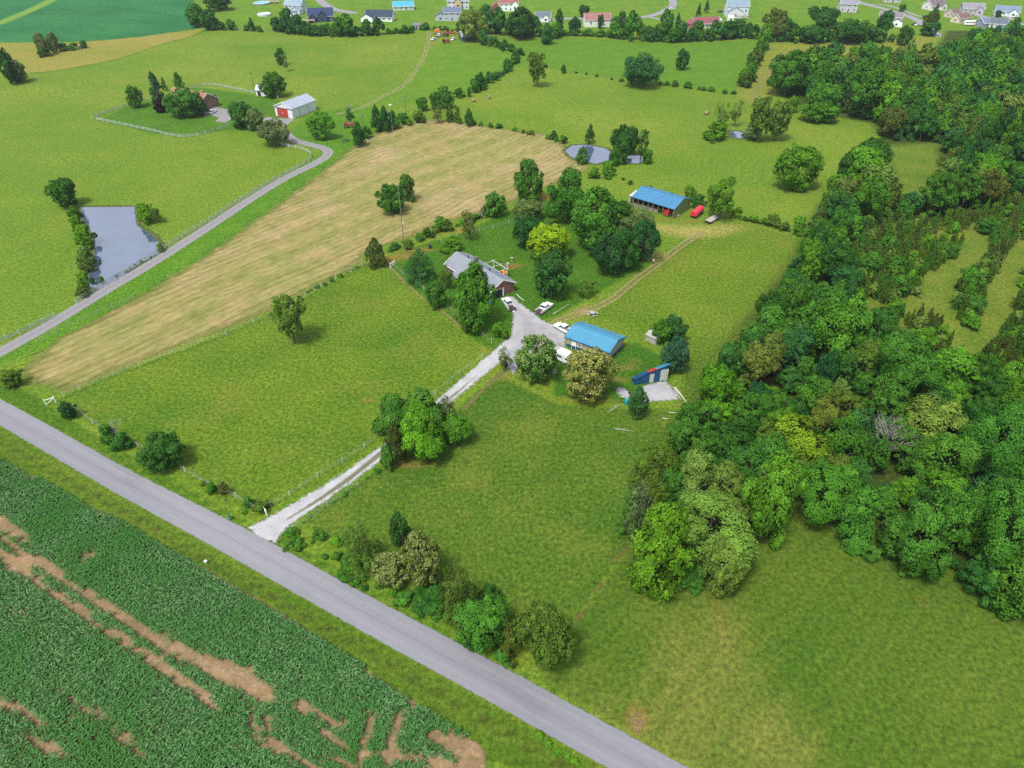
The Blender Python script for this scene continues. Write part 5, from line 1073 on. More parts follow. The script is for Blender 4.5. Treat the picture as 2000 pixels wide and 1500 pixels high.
# white barn with red doors
a_, b_, c_ = PH(569.5, 213, 4.3), PH(617, 195, 4.3), PH(528, 208.5, 4.3); u = (b_ - a_); L = u.length; rz = math.atan2(u.y, u.x); n = Vector((-u.y, u.x, 0)).normalized(); Wd = (c_ - a_).dot(n); c = a_ + u / 2 + n * Wd / 2
WB = ribbed((.6, .64, .68), 4, .06, .5); e, ro = gable('white_barn', 'white metal barn with grey roof and red sliding doors', 'barn', (c.x, c.y), rz, L - .6, Wd - .6, 4.3, 2.0, WB, ribbed((.3, .34, .42), 4, .06, .4), .3, WHITE)
L -= .6; Wd -= .6; REDD = ribbed((.42, .045, .045), 3, .1, .5, 1)
for y in (-1.55, 1.55):
    b = MB(); b.box((-L / 2 - .06, y + .6, 1.85), (.08, 3.0, 3.7)); d = b.build('sliding_door', REDD, e); b = MB(); b.box((-L / 2 - .12, y + .6 - math.copysign(1.3, y), 1.8), (.05, .15, .5)); b.build('handle', WHITE, d)
b = MB(); b.box((-L / 2 - .1, .6, 3.85), (.12, 11.5, .14)); b.build('door_track', DARK, e)
for x in (-L * .2, L * .18):
    b = MB(); b.box((x, -Wd / 2 - .03, 1.8), (.08, .05, 3.6)); b.build('downpipe', DARK, e)
# white little building by the pole
p = PH(513, 187); e, ro = gable('white_shed', 'small white shed under the tree beside the utility pole', 'shed', (p.x + 1.5, p.y + 2), -.12, 8.5, 5, 2.6, 1.7, paint((.62, .66, .68), .6), ribbed((.42, .46, .5), 4), .3, ops=[('F', -2.6, 0, 1.6, 2.1, dict(name='door', pm=DARK)), ('F', .5, .9, .8, .8), ('F', 2.6, .9, .8, .8)])
# brick house with orange-brown roof
OR = shingle((.24, .13, .08)); BR2 = brick((.22, .09, .06)); loc, rz, L, Wd = fit((326, 187), (392, 200), (411, 188), 3.8, .5); L = max(L, 17)
e, ro = gable('brick_house', 'brick house with orange-brown roof hidden by trees inside the white fence', 'house', loc, rz, L, 11, 3.4, 3.2, BR2, OR, .5, WHITE, chim=(L * .28, 1.5), ops=[('L', 0, 1.2, 1.2, 1.2), ('L', 0, 4.0, 1.0, 1.2)] + [('F', x, 1.2, 1.2, 1.3) for x in (-6, -3, 3, 6)])
b = MB(); b.box((L * .2, -2.5, 4.9), (2.4, 3, 1.7)); b.build('dormer', BR2, ro)
# small grey barn at the far equipment yard
p = PH(915, 80); e, ro = gable('grey_barn', 'small dark green barn with weathered grey metal roof by the parked tractors', 'barn', (p.x, p.y + 4), .35, 11, 8, 2.6, 2.6, paint((.05, .09, .065), .8), ribbed((.33, .33, .36), 4, .2), .4, ops=[('F', -1, 0, 3, 2.2, dict(name='door', pm=DARK, fm=GREYWOOD))])
# the houses beyond the hedge
def house(px, py, rot, L, Wd, eave, rise, wc, rc, label, wing=None, chim=None, name='house', ops=None, garage=False, brickw=False, front='F', trim=WHITE):
    p = PH(px, py); wl = brick(wc) if brickw else ribbed(wc, 5, .05, .6, 1); rf = shingle(rc)
    if ops is None:
        ops = []; n = max(2, int(L / 3.2)); lv = [1.0] + ([3.7] if eave > 4.5 else [])
        for z in lv:
            for i in range(n):
                x = -L / 2 + (i + .5) * L / n
                if z < 2 and i == n // 2: ops.append(('F', x, .1, 1.0, 2.0, dict(name='door', pm=DARK)))
                else: ops.append(('F', x, z, 1.0, 1.25))
            ops += [('R', 0, z, 1, 1.25), ('L', 0, z, 1, 1.25)]
    e, ro = gable(name, label, 'house', (p.x, p.y + Wd / 2), math.radians(rot), L, Wd, eave, rise, wl, rf, .4, trim, ops, chim)
    for wg in (wing or []):                        # wing: x, y, width, depth, eave, rise  (gable to the front)
        x, y, ww, dd, ev, rs = wg[:6]; wcol = wl if len(wg) < 7 else (brick(wg[6]) if len(wg) > 7 else ribbed(wg[6], 5, .05, .6)); b = MB(); b.prism([(x - ww / 2, 0), (x + ww / 2, 0), (x + ww / 2, ev), (x, ev + rs), (x - ww / 2, ev)], y - dd / 2, y + dd / 2); q = b.build('wing', wcol, e)
        b = MB(); h = ww / 2 + .3; s = rs / (ww / 2); z0 = ev - s * .3 + .02; b.prism([(x - h, z0), (x, ev + rs + .02), (x + h, z0), (x + h, z0 + .16), (x, ev + rs + .18), (x - h, z0 + .16)], y - dd / 2 - .3, y + dd / 2 + .3); b.build('wing_roof', rf, q)
        b = MB(); b.box((x, y - dd / 2 - .03, ev * .5), (min(1.4, ww * .4), .08, 1.2)); b.build('wing_window', GLASS, q)
    return e
LB = (.5, .57, .62); WH = (.72, .75, .76); CR = (.6, .56, .48); GR = (.36, .4, .46)
def deck(p, rot, L, W_, h, label):
    e = empty('deck', (p.x, p.y, 0), rot, label, 'deck'); b = MB(); b.box((0, 0, h), (L, W_, .15)); b.build('floor', WOOD, e)
    for x in (-L / 2 + .1, 0, L / 2 - .1):
        b = MB(); b.box((x, -W_ / 2 + .1, h / 2), (.15, .15, h)); b.build('post', WHITE, e)
    b = MB(); b.box((0, -W_ / 2 + .05, h + 1), (L, .08, .1)); b.box((0, -W_ / 2 + .05, h + .6), (L, .04, .06)); b.box((-L / 2 + .05, 0, h + 1), (.08, W_, .1)); b.build('railing', WHITE, e); return e
house(576, 26, -14, 13, 9, 5.4, 3, LB, (.2, .27, .32), 'pale blue two-storey house left of the navy house', [(4, -6.5, 7, 5, 3, 1.8)])
house(625, 42, 10, 17, 10, 3.4, 4.2, (.035, .06, .12), (.03, .045, .1), 'navy house with white trim and front deck', [(-5.5, -5.5, 4.5, 4, 3, 1.8), (1, -5.8, 6, 4, 4, 2.6)])
deck(PH(602, 45), .17, 9, 4, 1.6, 'brown deck with posts on the left of the navy house')
house(741, 42, -6, 19, 9, 2.8, 3.6, WH, (.035, .05, .085), 'white house with a broad very dark roof', [(-7.5, -4, 8, 7, 2.8, 2.2)], None)
house(786, 20, 12, 15, 10, 2.6, 2.6, (.5, .58, .56), (.07, .3, .45), 'low house with a bright light blue roof')
house(822, -2, 0, 14, 8, 2.8, 2, WH, (.5, .52, .52), 'pale long house at the photo\'s top edge above the blue roof')
house(884, 41, -3, 12, 9, 5.3, 2.4, GR, (.1, .13, .19), 'grey two-storey house with low garage wing on its left', [(-8.2, 0, 7, 8, 2.8, 2)])
house(895, 18, 0, 16, 9, 5.4, 2.8, (.5, .55, .58), (.2, .25, .3), 'large pale house right behind the grey two-storey house', [(0, -5, 5, 3, 5.4, 2.2, (.5, .38, .25))])
house(992, 22, 5, 14, 9, 5.2, 2.8, WH, (.24, .09, .09), 'white two-storey house with red roof and brown porch', [(4.5, -5.2, 5, 3, 5, 2.2), (-9, -1, 6, 7, 3, 2, (.3, .12, .09), 1)])
house(1061, 42, 0, 10, 7, 3, 2.6, WH, (.12, .14, .18), 'small white house with dark gable left of the tall hedge trees', [(1.5, -4.5, 4, 3, 3, 2)])
house(1166, 53, 4, 17, 8, 4.6, 3.2, (.66, .66, .64), (.25, .12, .12), 'white house with brownish red roof behind the low far hedge', None, None, 'house', [('F', -4.5, 1.8, 1, 1.4), ('F', 4.5, 1, 1, 1.2), ('L', 0, 1.5, 1, 1.2)])
house(1378, 55, 12, 18, 9, 2.8, 3, (.5, .48, .46), (.2, .075, .085), 'long low house with red roof and brick end wall', [(-8, -1.5, 8, 8, 2.8, 2.6, (.33, .11, .07), 1)])
house(1440, 34, -4, 15, 11, 7.2, 3.2, (.52, .58, .64), (.17, .24, .3), 'tall pale blue house with stacked decks', [(-2, -7, 10, 4.5, 4.2, 2.6)])
deck(PH(1440, 38), -.05, 15, 3, 2.2, 'white deck along the foot of the tall pale blue house')
house(1658, 24, -10, 12, 10, 5.4, 2.8, (.42, .42, .47), (.2, .2, .24), 'lavender grey house at the top of the sloping street')
house(1741, 49, -25, 14, 8, 5, 2.4, (.8, .83, .84), (.16, .15, .16), 'bright white two-storey house with a lower front wing', [(4.5, -5.5, 7, 6, 2.8, 1.8)])
house(1828, 20, 20, 13, 9, 3.2, 3.2, (.64, .63, .62), (.14, .11, .13), 'off-white house on the hill with dark brown gable', [(3.5, -4.5, 5, 4, 3, 2.2)])
house(1902, 28, -12, 14, 9, 3.6, 3, (.4, .4, .42), (.2, .19, .22), 'grey house with brownish siding high on the far slope', [(3.5, -5, 5, 3, 3.2, 2)])
house(1970, 32, -20, 15, 9, 3, 3, (.62, .66, .66), (.14, .19, .26), 'white house with slate blue roof at the far right', [(3.5, -4.5, 5, 4, 3, 2)])
house(1880, 45, 25, 11, 7, 3, 2.4, (.6, .52, .42), (.16, .1, .09), 'cream house with brown roof below the grey hill house')
house(1864, 35, 25, 9, 7, 2.8, 2.2, (.5, .45, .36), (.15, .11, .1), 'tan cottage with brown roof just behind the cream house')
house(1929, 54, 15, 10, 8, 2.8, 2.6, (.2, .24, .32), (.13, .17, .26), 'low slate blue house at the edge of the far right wood')
house(1950, 56, -15, 11, 7, 3, 2.8, (.6, .64, .66), (.1, .12, .15), 'white-gabled house with dark roof right of the slate blue one')
house(1965, 70, -15, 9, 7, 3.4, 2.2, (.55, .58, .6), (.07, .12, .15), 'dark-roofed small house lowest on the far right')
house(1744, 5, -5, 12, 7, 3, 2.4, (.45, .43, .46), (.25, .23, .25), 'grey house at the top edge beyond the bright white house')
def box_shed(px, py, L, Wd, h, wc, rc, label, rot=0, name='shed'):
    p = PH(px, py); return gable(name, label, 'shed', (p.x, p.y), rot, L, Wd, h, .9, paint(wc, .6), paint(rc, .7), .2, ops=[('F', 0, 0, 1.2, 1.8, dict(name='door', pm=DARK))])
box_shed(572, 31, 6.5, 3.5, 2.4, (.75, .76, .76), (.1, .13, .2), 'small white shed in front of the pale blue two-storey house')
box_shed(815, 56, 5, 3.6, 2.4, (.4, .4, .46), (.14, .14, .18), 'little grey shed in the gap of the far hedge')
box_shed(1426, 41, 3.6, 3, 2.2, (.74, .76, .76), (.7, .72, .72), 'white cube-like shed at the foot of the tall pale blue house')
box_shed(1401, 46, 4.5, 4, 2.2, (.25, .27, .3), (.35, .38, .42), 'dark shed left of the tall pale blue house')
# pools
for px, py, r, wc, lb in ((511, 8, 6.2, (.02, .35, .48), 'round blue above-ground pool with pale deck at the top'), (516, 30, 4.6, (.35, .52, .6), 'flat pale covered pool on the far lawn')):
    p = PH(px, py); e = empty('swimming_pool', p, 0, lb, 'pool'); b = MB(); b.tube([(0, 0, 0), (0, 0, 1.1)], r, 32, False); b.tube([(0, 0, 0), (0, 0, 1.12)], r - .2, 32, False); b.build('wall', paint((.2, .22, .25) if r > 5 else (.5, .55, .58), .5), e)
    b = MB(); b.tube([(0, 0, .9), (0, 0, .98)], r - .15, 32); b.build('water', paint(wc, .1, name='pool_water'), e); b = MB(); pts = [(math.cos(a * math.pi / 16) * (r - .05), math.sin(a * math.pi / 16) * (r - .05), 1.14) for a in range(33)]; b.tube(pts, .16, 5); b.build('rim', WHITE, e)
p = PH(537, 6); deck(p, 0, 8, 4, 1.1, 'wooden deck with chairs joined to the round blue pool')
# ------------------------------------------------------------------ vehicles
def heading(a, b): p, q = PH(*a), PH(*b); return math.atan2(q.y - p.y, q.x - p.x), ((p + q) / 2)
def car_glass(b, pts): pass
def pickup(label, c, rz, col, bed=(.04, .035, .035), cab=(.0, 1.75), L=5.8, Wd=1.95, cat='pickup truck', bedload=False, name='pickup_truck'):
    e = empty(name, (c[0], c[1], 0), rz, label, cat); cm = paint(col, .25, .02, 1, 0, .6, 'car_paint'); h = L / 2
    b = MB(); b.prism([(h, .45), (h, .85), (h - .15, 1.02), (1.35, 1.12), (1.3, .45)], -Wd / 2, Wd / 2)          # bonnet
    b.prism([(1.3, .45), (1.3, 1.12), (-.75, 1.12), (-.75, .45)], -Wd / 2, Wd / 2)                              # cab lower
    b.prism([(-.75, .45), (-.75, .62), (-h, .62), (-h, .45)], -Wd / 2, Wd / 2)                                    # bed floor
    for s in (-1, 1): b.box(((-.75 - h) / 2, s * (Wd / 2 - .06), .87), (h - .75, .12, .5))
    b.build('body', cm, e, bev=.05)
    b = MB(); b.add([(1.3, -.85, 1.12), (1.3, .85, 1.12), (-.75, .85, 1.12), (-.75, -.85, 1.12), (.7, -.7, 1.72), (.7, .7, 1.72), (-.6, .7, 1.74), (-.6, -.7, 1.74)], [(4, 5, 6, 7), (0, 1, 5, 4), (1, 2, 6, 5), (2, 3, 7, 6), (3, 0, 4, 7)]); b.build('cab_window', GLASS, e)
    b = MB(); b.add([(.72, -.73, 1.71), (.72, .73, 1.71), (-.62, .73, 1.73), (-.62, -.73, 1.73), (.6, -.68, 1.8), (.6, .68, 1.8), (-.55, .68, 1.81), (-.55, -.68, 1.81)], [(4, 5, 6, 7), (0, 1, 5, 4), (1, 2, 6, 5), (2, 3, 7, 6), (3, 0, 4, 7)])
    for s in (-1, 1):
        for x0, z0, x1, z1 in ((1.3, 1.1, .72, 1.72), (.1, 1.1, .1, 1.74), (-.75, 1.1, -.62, 1.73)): b.tube([(x0, s * .85, z0), (x1, s * .73, z1)], .045, 4)
    b.build('cab_roof', cm, e)
    b = MB(); b.box(((-.75 - h) / 2, 0, .64), (h - .95, Wd - .26, .03)); b.build('bed_liner', paint(bed, .8), e)
    b = MB(); b.box((-h - .02, 0, .87), (.1, Wd, .5)); b.build('tailgate', paint((.09, .05, .05), .4), e)
    for x in (-1, 1):
        b = MB(); b.box((x * (h + .08), 0, .48), (.16, Wd - .05, .2)); b.build('bumper', paint((.4, .4, .42), .3, metal=1, name='chrome'), e)
    for s in (-1, 1):
        b = MB(); b.box((h + .01, s * .75, .78), (.06, .35, .2)); b.build('headlight', paint((.8, .8, .75), .2), e)
        b = MB(); b.box((-h - .05, s * .9, .9), (.07, .12, .3)); b.build('tail_light', RED, e)
        b = MB(); b.box((.95, s * 1.08, 1.2), (.12, .2, .18)); b.build('mirror', DARK, e)
    for x in (h - .95, -h + 1.2):
        for s in (-1, 1): wheel(e, (x, s * (Wd / 2 - .1), .38), .38, .24)
    if bedload:
        b = MB(); b.box((-1.7, .2, .85), (1.0, .7, .4), .3); b.box((-2.2, -.4, .8), (.6, .5, .3), .8); b.build('load', paint((.1, .07, .06), .7), e, bev=.03)
    return e
def car(label, c, rz, col, L=4.6, Wd=1.8, H=1.45, cat='car', name='parked_car'):
    e = empty(name, (c[0], c[1], 0), rz, label, cat); cm = paint(col, .25, .02, 1, 0, .6, 'car_paint'); h = L / 2
    b = MB(); b.prism([(h, .35), (h, .7), (h - .2, .85), (h * .35, .95), (-h * .7, .98), (-h, .9), (-h, .35)], -Wd / 2, Wd / 2); b.build('body', cm, e, bev=.06)
    w2 = Wd / 2 - .08; w3 = Wd / 2 - .28; b = MB(); b.add([(h * .38, -w2, .94), (h * .38, w2, .94), (-h * .8, w2, .96), (-h * .8, -w2, .96), (h * .05, -w3, H - .04), (h * .05, w3, H - .04), (-h * .5, w3, H - .04), (-h * .5, -w3, H - .04)], [(4, 5, 6, 7), (0, 1, 5, 4), (1, 2, 6, 5), (2, 3, 7, 6), (3, 0, 4, 7)]); b.build('window', GLASS, e)
    b = MB(); b.box((-h * .225, 0, H), (h * .6, w3 * 2 + .04, .08)); b.build('roof', cm, e, bev=.03)
    for x in (h - .8, -h + .85):
        for s in (-1, 1): wheel(e, (x, s * (Wd / 2 - .08), .32), .32, .2)
    for s in (-1, 1):
        b = MB(); b.box((h, s * .6, .62), (.06, .3, .14)); b.build('headlight', paint((.8, .8, .75), .2), e)
    return e
a, c = heading((1049, 616), (1076, 596)); pickup('white pickup with dark open bed parked on the grass beside the gravel yard', c, a, (.82, .84, .85))
a, c = heading((1000, 607), (986, 588)); pickup('silver white pickup with loaded bed and raised hood by the ranch house', c, a, (.68, .72, .74), bedload=True)
a, c = heading((1112, 652), (1092, 641)); pickup('white work truck partly hidden at the left end of the blue-roofed workshop', c, a, (.75, .76, .76), (.1, .1, .1), bedload=True)
# camper between the two flowering trees
p = PH(1106, 708); a, _ = heading((1095, 702), (1110, 709)); e = empty('camper_trailer', p, a, 'white camper trailer wedged between the two flowering trees', 'camper'); b = MB(); b.prism([(-2.4, .5), (-2.5, 1.4), (-2.1, 2.7), (2.1, 2.75), (2.4, 1.9), (2.3, .5)], -1.05, 1.05); b.build('body', paint((.74, .78, .82), .35), e, bev=.12)
b = MB(); b.box((-.05, 0, 2.78), (4.1, 2.0, .1)); b.build('roof', WHITE, e, bev=.04); b = MB(); b.box((.2, .2, 2.9), (.7, .7, .2)); b.build('roof_vent', WHITE, e)
for x in (-1.2, .9):
    b = MB(); b.box((x, -1.07, 1.75), (1.1, .05, .5)); b.build('window', GLASS, e)
wheel(e, (-.2, -.95, .36), .36, .24); wheel(e, (-.2, .95, .36), .36, .24); b = MB(); b.tube([(2.3, .5, .5), (3.5, 0, .5)], .05); b.tube([(2.3, -.5, .5), (3.5, 0, .5)], .05); b.build('drawbar', DARK, e)
# red gravity wagon and grey flatbed trailer
a, c = heading((1352, 428), (1369, 413)); e = empty('farm_wagon', c, a, 'long red covered farm wagon beside the blue-roofed barn', 'wagon'); REDP = paint((.55, .03, .06), .45, .12, 1); b = MB(); b.add([(-3, -1.1, .8), (3, -1.1, .8), (3, 1.1, .8), (-3, 1.1, .8), (-3, -1.2, 1.7), (3, -1.2, 1.7), (3, 1.2, 1.7), (-3, 1.2, 1.7)], [(0, 1, 2, 3), (0, 1, 5, 4), (1, 2, 6, 5), (2, 3, 7, 6), (3, 0, 4, 7), (4, 5, 6, 7)]); b.build('box', REDP, e, bev=.04)
b = MB(); prismx(b, [(-1.22, 1.7), (-.75, 2.3), (.75, 2.3), (1.22, 1.7)], -3.02, 3.02); b.build('tarp', REDP, e, bev=.15)
for x in (-2, 2):
    for s in (-1, 1): wheel(e, (x, s * 1.0, .42), .42, .25)
b = MB(); b.box((0, 0, .68), (6.2, .9, .14)); b.tube([(3, 0, .6), (4.4, 0, .4)], .07); b.build('frame', DARK, e)
a, c = heading((1381, 437), (1401, 425)); e = empty('flatbed_trailer', c, a, 'grey flatbed trailer with wooden deck right of the red wagon', 'trailer'); b = MB(); b.box((0, 0, .75), (6.0, 2.2, .12)); b.build('deck', GREYWOOD, e); b = MB()
for s in (-1, 1): b.box((0, s * 1.12, .72), (6.1, .1, .2))
b.box((-3.05, 0, .72), (.1, 2.3, .2)); b.tube([(3, .8, .65), (4.5, 0, .5)], .07); b.tube([(3, -.8, .65), (4.5, 0, .5)], .07); b.build('frame', DARK, e)
for x in (-.5, -1.4):
    for s in (-1, 1): wheel(e, (x, s * 1.05, .38), .38, .22)
b = MB(); b.box((-3.4, .6, .6), (1.0, .5, .1), ry=.5); b.box((-3.4, -.6, .6), (1.0, .5, .1), ry=.5); b.build('ramp', DARK, e); b = MB(); b.box((1.6, 0, 1.0), (1.6, .12, .3)); b.box((.9, .3, .95), (.12, 1.0, .25)); b.build('load', paint((.35, .34, .36), .6), e)
# tractors and machines at the far equipment yard
def tractor(label, c, rz, col, s=1.0, cab=False, group=None):
    e = empty('tractor', (c[0], c[1], 0), rz, label, 'tractor', group); cm = paint(col, .5, .1, name='tractor_paint'); b = MB(); b.box((1.0 * s, 0, 1.15 * s), (1.7 * s, .7 * s, .7 * s)); b.box((-.3 * s, 0, .95 * s), (1.2 * s, .6 * s, .5 * s)); b.box((1.9 * s, 0, 1.05 * s), (.1 * s, .6 * s, .6 * s)); b.build('bonnet', cm, e, bev=.05)
    for y in (-1, 1):
        wheel(e, (-.6 * s, y * .85 * s, .75 * s), .75 * s, .4 * s, col); wheel(e, (1.4 * s, y * .7 * s, .42 * s), .42 * s, .25 * s, col); b = MB(); b.box((-.6 * s, y * .85 * s, 1.58 * s), (1.2 * s, .45 * s, .08 * s)); b.build('mudguard', cm, e)
    b = MB(); b.box((-.6 * s, 0, 1.35 * s), (.5 * s, .5 * s, .15 * s)); b.box((-.85 * s, 0, 1.65 * s), (.1 * s, .5 * s, .5 * s)); b.build('seat', DARK, e); b = MB(); b.tube([(.3 * s, 0, 1.4 * s), (0, 0, 1.75 * s)], .03 * s); b.tube([(1.2 * s, .1 * s, 1.4 * s), (1.2 * s, .1 * s, 2.1 * s)], .05 * s); b.build('steering', DARK, e)
    if cab:
        b = MB(); b.box((-.5 * s, 0, 2.5 * s), (1.4 * s, 1.3 * s, .1 * s))
        for x in (-1.1, .1):
            for y in (-.55, .55): b.tube([(x * s, y * s, 1.4 * s), (x * s, y * s, 2.5 * s)], .04 * s)
        b.build('canopy', cm, e)
    return e
tractor('upper red tractor among the machines in the far field', PH(871, 71), 1.3, (.4, .06, .03), 1.3, True)
tractor('dark red tractor nearest the viewer in the far machine yard', PH(870, 84), .3, (.3, .05, .03), 1.35)
implement('hay_rake', 'red spidery hay rake behind the upper red tractor', 'hay rake', PH(878, 66), .4, RED, 1.4, 'rake')
implement('hay_baler', 'orange baler leftmost in the far machine yard', 'baler', PH(854, 66), .1, paint((.6, .16, .05), .5), 1.5)
implement('hay_baler', 'small orange implement rightmost in the far machine yard', 'implement', PH(888, 67), .2, paint((.5, .1, .05), .5), .9)
a, c = heading((852, 74), (863, 69)); pickup('white pickup with dark bed at the far machine yard', c, a, (.8, .8, .82))
a, c = heading((842, 80), (852, 76)); car('white car just left of the far white pickup', c, a, (.78, .8, .82))
a, c = heading((881, 81), (889, 75)); car('white car parked right of the far tractors', c, a, (.82, .85, .9))
p = PH(951, 79); e = empty('enclosed_trailer', p, .3, 'small white trailer right of the small grey barn', 'trailer'); b = MB(); b.box((0, 0, 1.7), (4, 2.2, 2.4)); b.build('body', WHITE, e, bev=.08); [wheel(e, (0, s * 1.1, .38), .38, .25) for s in (-1, 1)]; b = MB(); b.box((0, -1.12, 1.5), (1, .04, 1.8)); b.build('door', paint((.5, .52, .55), .5), e)
a, c = heading((411, 223), (421, 218)); car('pale car on the paved yard by the brick house', c, a, (.7, .72, .74))
tractor('old red tractor under the bluish tree above the hay field', PH(680, 249), .2, (.35, .1, .07), 1.25)
implement('hay_rake', 'dark farm implement on the grass below the old red tractor', 'implement', PH(675, 277), .3, DARK, 1.1, 'rake')
for px, py, cl, lb in ((1792, 50, (.8, .82, .84), 'white car on the drive of the bright white house'), (1786, 49, (.04, .05, .06), 'black car left of the white one at the bright white house'), (1335, 59, (.75, .77, .8), 'white car at the brick end of the long red-roofed house'), (1343, 61, (.6, .62, .66), 'silver car behind the hedge at the brick end of the red-roofed house'), (1983, 34, (.8, .82, .84), 'white car on the far right house drive'), (1407, 24, (.05, .06, .08), 'dark car left of the tall pale blue house'), (1980, 55, (.05, .05, .06), 'dark car on the street at the far right'), (1312, 19, (.75, .75, .78), 'white van parked at the far street bend')):
    car(lb, PH(px, py), .4, cl)
p = PH(1894, 50); e = empty('motorhome', p, .05, 'white motorhome with dark windows below the cream house', 'motorhome'); b = MB(); b.box((0, 0, 1.8), (8, 2.4, 2.6)); b.build('body', WHITE, e, bev=.2)
for i in range(5):
    b = MB(); b.box((-3 + i * 1.5, -1.22, 2.2), (1.1, .04, .7)); b.build('window', GLASS, e)
for x in (-2.6, 2.6):
    for s in (-1, 1): wheel(e, (x, s * 1.1, .45), .45, .3)
# orange mower behind the ranch house
p = PH(986, 536); e = empty('riding_mower', p, 2.2, 'orange riding mower parked behind the ranch house', 'mower'); OG = paint((.75, .28, .03), .4); b = MB(); b.box((.65, 0, .7), (.95, .7, .5)); b.box((-.4, 0, .55), (1.1, .85, .25)); b.box((-.7, 0, .95), (.5, .6, .5)); b.build('body', OG, e, bev=.06); b = MB(); b.box((0, 0, .25), (1.1, 1.3, .18)); b.build('deck', paint((.6, .3, .2), .5), e, bev=.05); b = MB(); b.box((-.35, 0, .85), (.45, .45, .15)); b.build('seat', DARK, e)
for x, r in ((.8, .25), (-.6, .36)):
    for s in (-1, 1): wheel(e, (x, s * .5, r), r, .2, (.7, .6, .2))
# ------------------------------------------------------------------ people
def person(label, p, rz, shirt, trousers, skin=(.5, .32, .24)):
    e = empty('person', (p[0], p[1], 0), rz, label, 'person')
    def skinned(name, J, E, mat, root=0):
        me = D.meshes.new(name); me.from_pydata([j[:3] for j in J], E, []); me.materials.append(mat); o = D.objects.new(name, me); COL.objects.link(o); o.parent = e
        m = o.modifiers.new('skin', 'SKIN'); sv = me.skin_vertices[0].data if me.skin_vertices else None
        if sv is None:
            b_ = __import__('bmesh').new(); b_.from_mesh(me); b_.verts.layers.skin.verify(); b_.to_mesh(me); b_.free(); sv = me.skin_vertices[0].data
        for i, j in enumerate(J): sv[i].radius = (j[3], j[3] * (j[4] if len(j) > 4 else 1)); sv[i].use_root = (i == root)
        s = o.modifiers.new('sub', 'SUBSURF'); s.levels = s.render_levels = 2; return o
    body = skinned('body', [(0, 0, .95, .13), (0, 0, 1.2, .14), (0, 0, 1.42, .13), (0, 0, 1.53, .055), (0, .01, 1.64, .095, 1.15), (0, .01, 1.74, .07), (.19, 0, 1.43, .06), (.27, .04, 1.15, .042), (.25, .14, .93, .032), (.25, .17, .86, .03), (-.19, 0, 1.43, .06), (-.28, .0, 1.16, .042), (-.3, .06, .92, .032), (-.3, .08, .85, .03), (.1, 0, .88, .09), (.11, .03, .5, .062), (.11, 0, .1, .045), (.11, .14, .04, .04), (-.1, 0, .88, .09), (-.13, .0, .5, .062), (-.14, -.06, .1, .045), (-.14, .08, .04, .04)],
      [(0, 1), (1, 2), (2, 3), (3, 4), (4, 5), (2, 6), (6, 7), (7, 8), (8, 9), (2, 10), (10, 11), (11, 12), (12, 13), (0, 14), (14, 15), (15, 16), (16, 17), (0, 18), (18, 19), (19, 20), (20, 21)], paint(skin, .6, name='skin'))
    skinned('shirt', [(0, 0, .96, .15), (0, 0, 1.2, .16), (0, 0, 1.42, .15), (.19, 0, 1.43, .075), (.26, .03, 1.2, .06), (-.19, 0, 1.43, .075), (-.27, 0, 1.2, .06)], [(0, 1), (1, 2), (2, 3), (3, 4), (2, 5), (5, 6)], paint(shirt, .8, name='cloth'))
    skinned('trousers', [(0, 0, .93, .145), (.1, 0, .86, .105), (.11, .03, .5, .08), (.11, 0, .12, .065), (-.1, 0, .86, .105), (-.13, 0, .5, .08), (-.14, -.06, .12, .065)], [(0, 1), (1, 2), (2, 3), (0, 4), (4, 5), (5, 6)], paint(trousers, .8, name='cloth'))
    b = MB(); b.tube([(0, -.01, 1.7), (0, -.015, 1.76), (0, -.01, 1.81)], [.105, .095, .04], 12); b.build('hair', paint((.05, .035, .025), .8), e, True); return e
person('person in a white top and dark trousers standing on the track near the dark trees', PH(1276, 516), 3.4, (.75, .75, .75), (.06, .07, .1))
# ------------------------------------------------------------------ fences
def post_mesh(h, w=.12, mt=WHITE): b = MB(); b.box((0, 0, h / 2), (w, w, h)); b.box((0, 0, h + .02), (w * 1.25, w * 1.25, .04)); o = b.build('post', mt); me = o.data; D.objects.remove(o); return me
POSTM = post_mesh(1.4, .085, paint((.55, .56, .55), .6, name='post_paint')); POSTB = post_mesh(1.5, .14, paint((.45, .5, .47), .8, name='aged_post')); POSTD = post_mesh(1.3, .1, GREYWOOD); WIRE = paint((.35, .35, .34), .5, name='wire')
def wire_fence(pts, label, pm=None):
    l = [PH(*p) for p in pts]; e = empty('wire_fence', l[0], 0, label, 'fence')
    for q in l: o = put('post', pm or POSTM, e); o.location = q - l[0]; o.rotation_euler = (random.Random(q.x).uniform(-.05, .05), .03, 0)
    b = MB()
    for z in (.5, .9, 1.25): b.tube([q - l[0] + Vector((0, 0, z)) for q in l], .012, 4)
    b.build('wire', WIRE, e); return e
wire_fence([(125, 776), (157, 762), (223, 735), (273, 717), (332, 694), (389, 673), (443, 656), (496, 633), (556, 606), (597, 581), (628, 564), (656, 546), (686, 532), (708, 520), (727, 518), (749, 515)], 'wire fence with white posts between hay field and left pasture')
wire_fence([(146, 800), (182, 828), (225, 850), (270, 873), (315, 897), (362, 922), (410, 950), (461, 973), (505, 1000)], 'wire fence with white posts along the paved road')
wire_fence([(530, 990), (566, 969), (621, 933), (669, 904), (712, 876), (800, 812), (850, 772), (898, 732), (942, 700)], 'wire fence with white posts left of the gravel driveway')
wire_fence([(767, 520), (786, 536), (805, 549), (828, 567), (855, 588), (890, 616), (936, 651), (960, 672)], 'wire fence around the lower left side of the house lawn')
wire_fence([(862, 474), (893, 463), (920, 455), (936, 452), (963, 447), (994, 437), (1022, 425)], 'wire fence along the top edge of the house lawn')
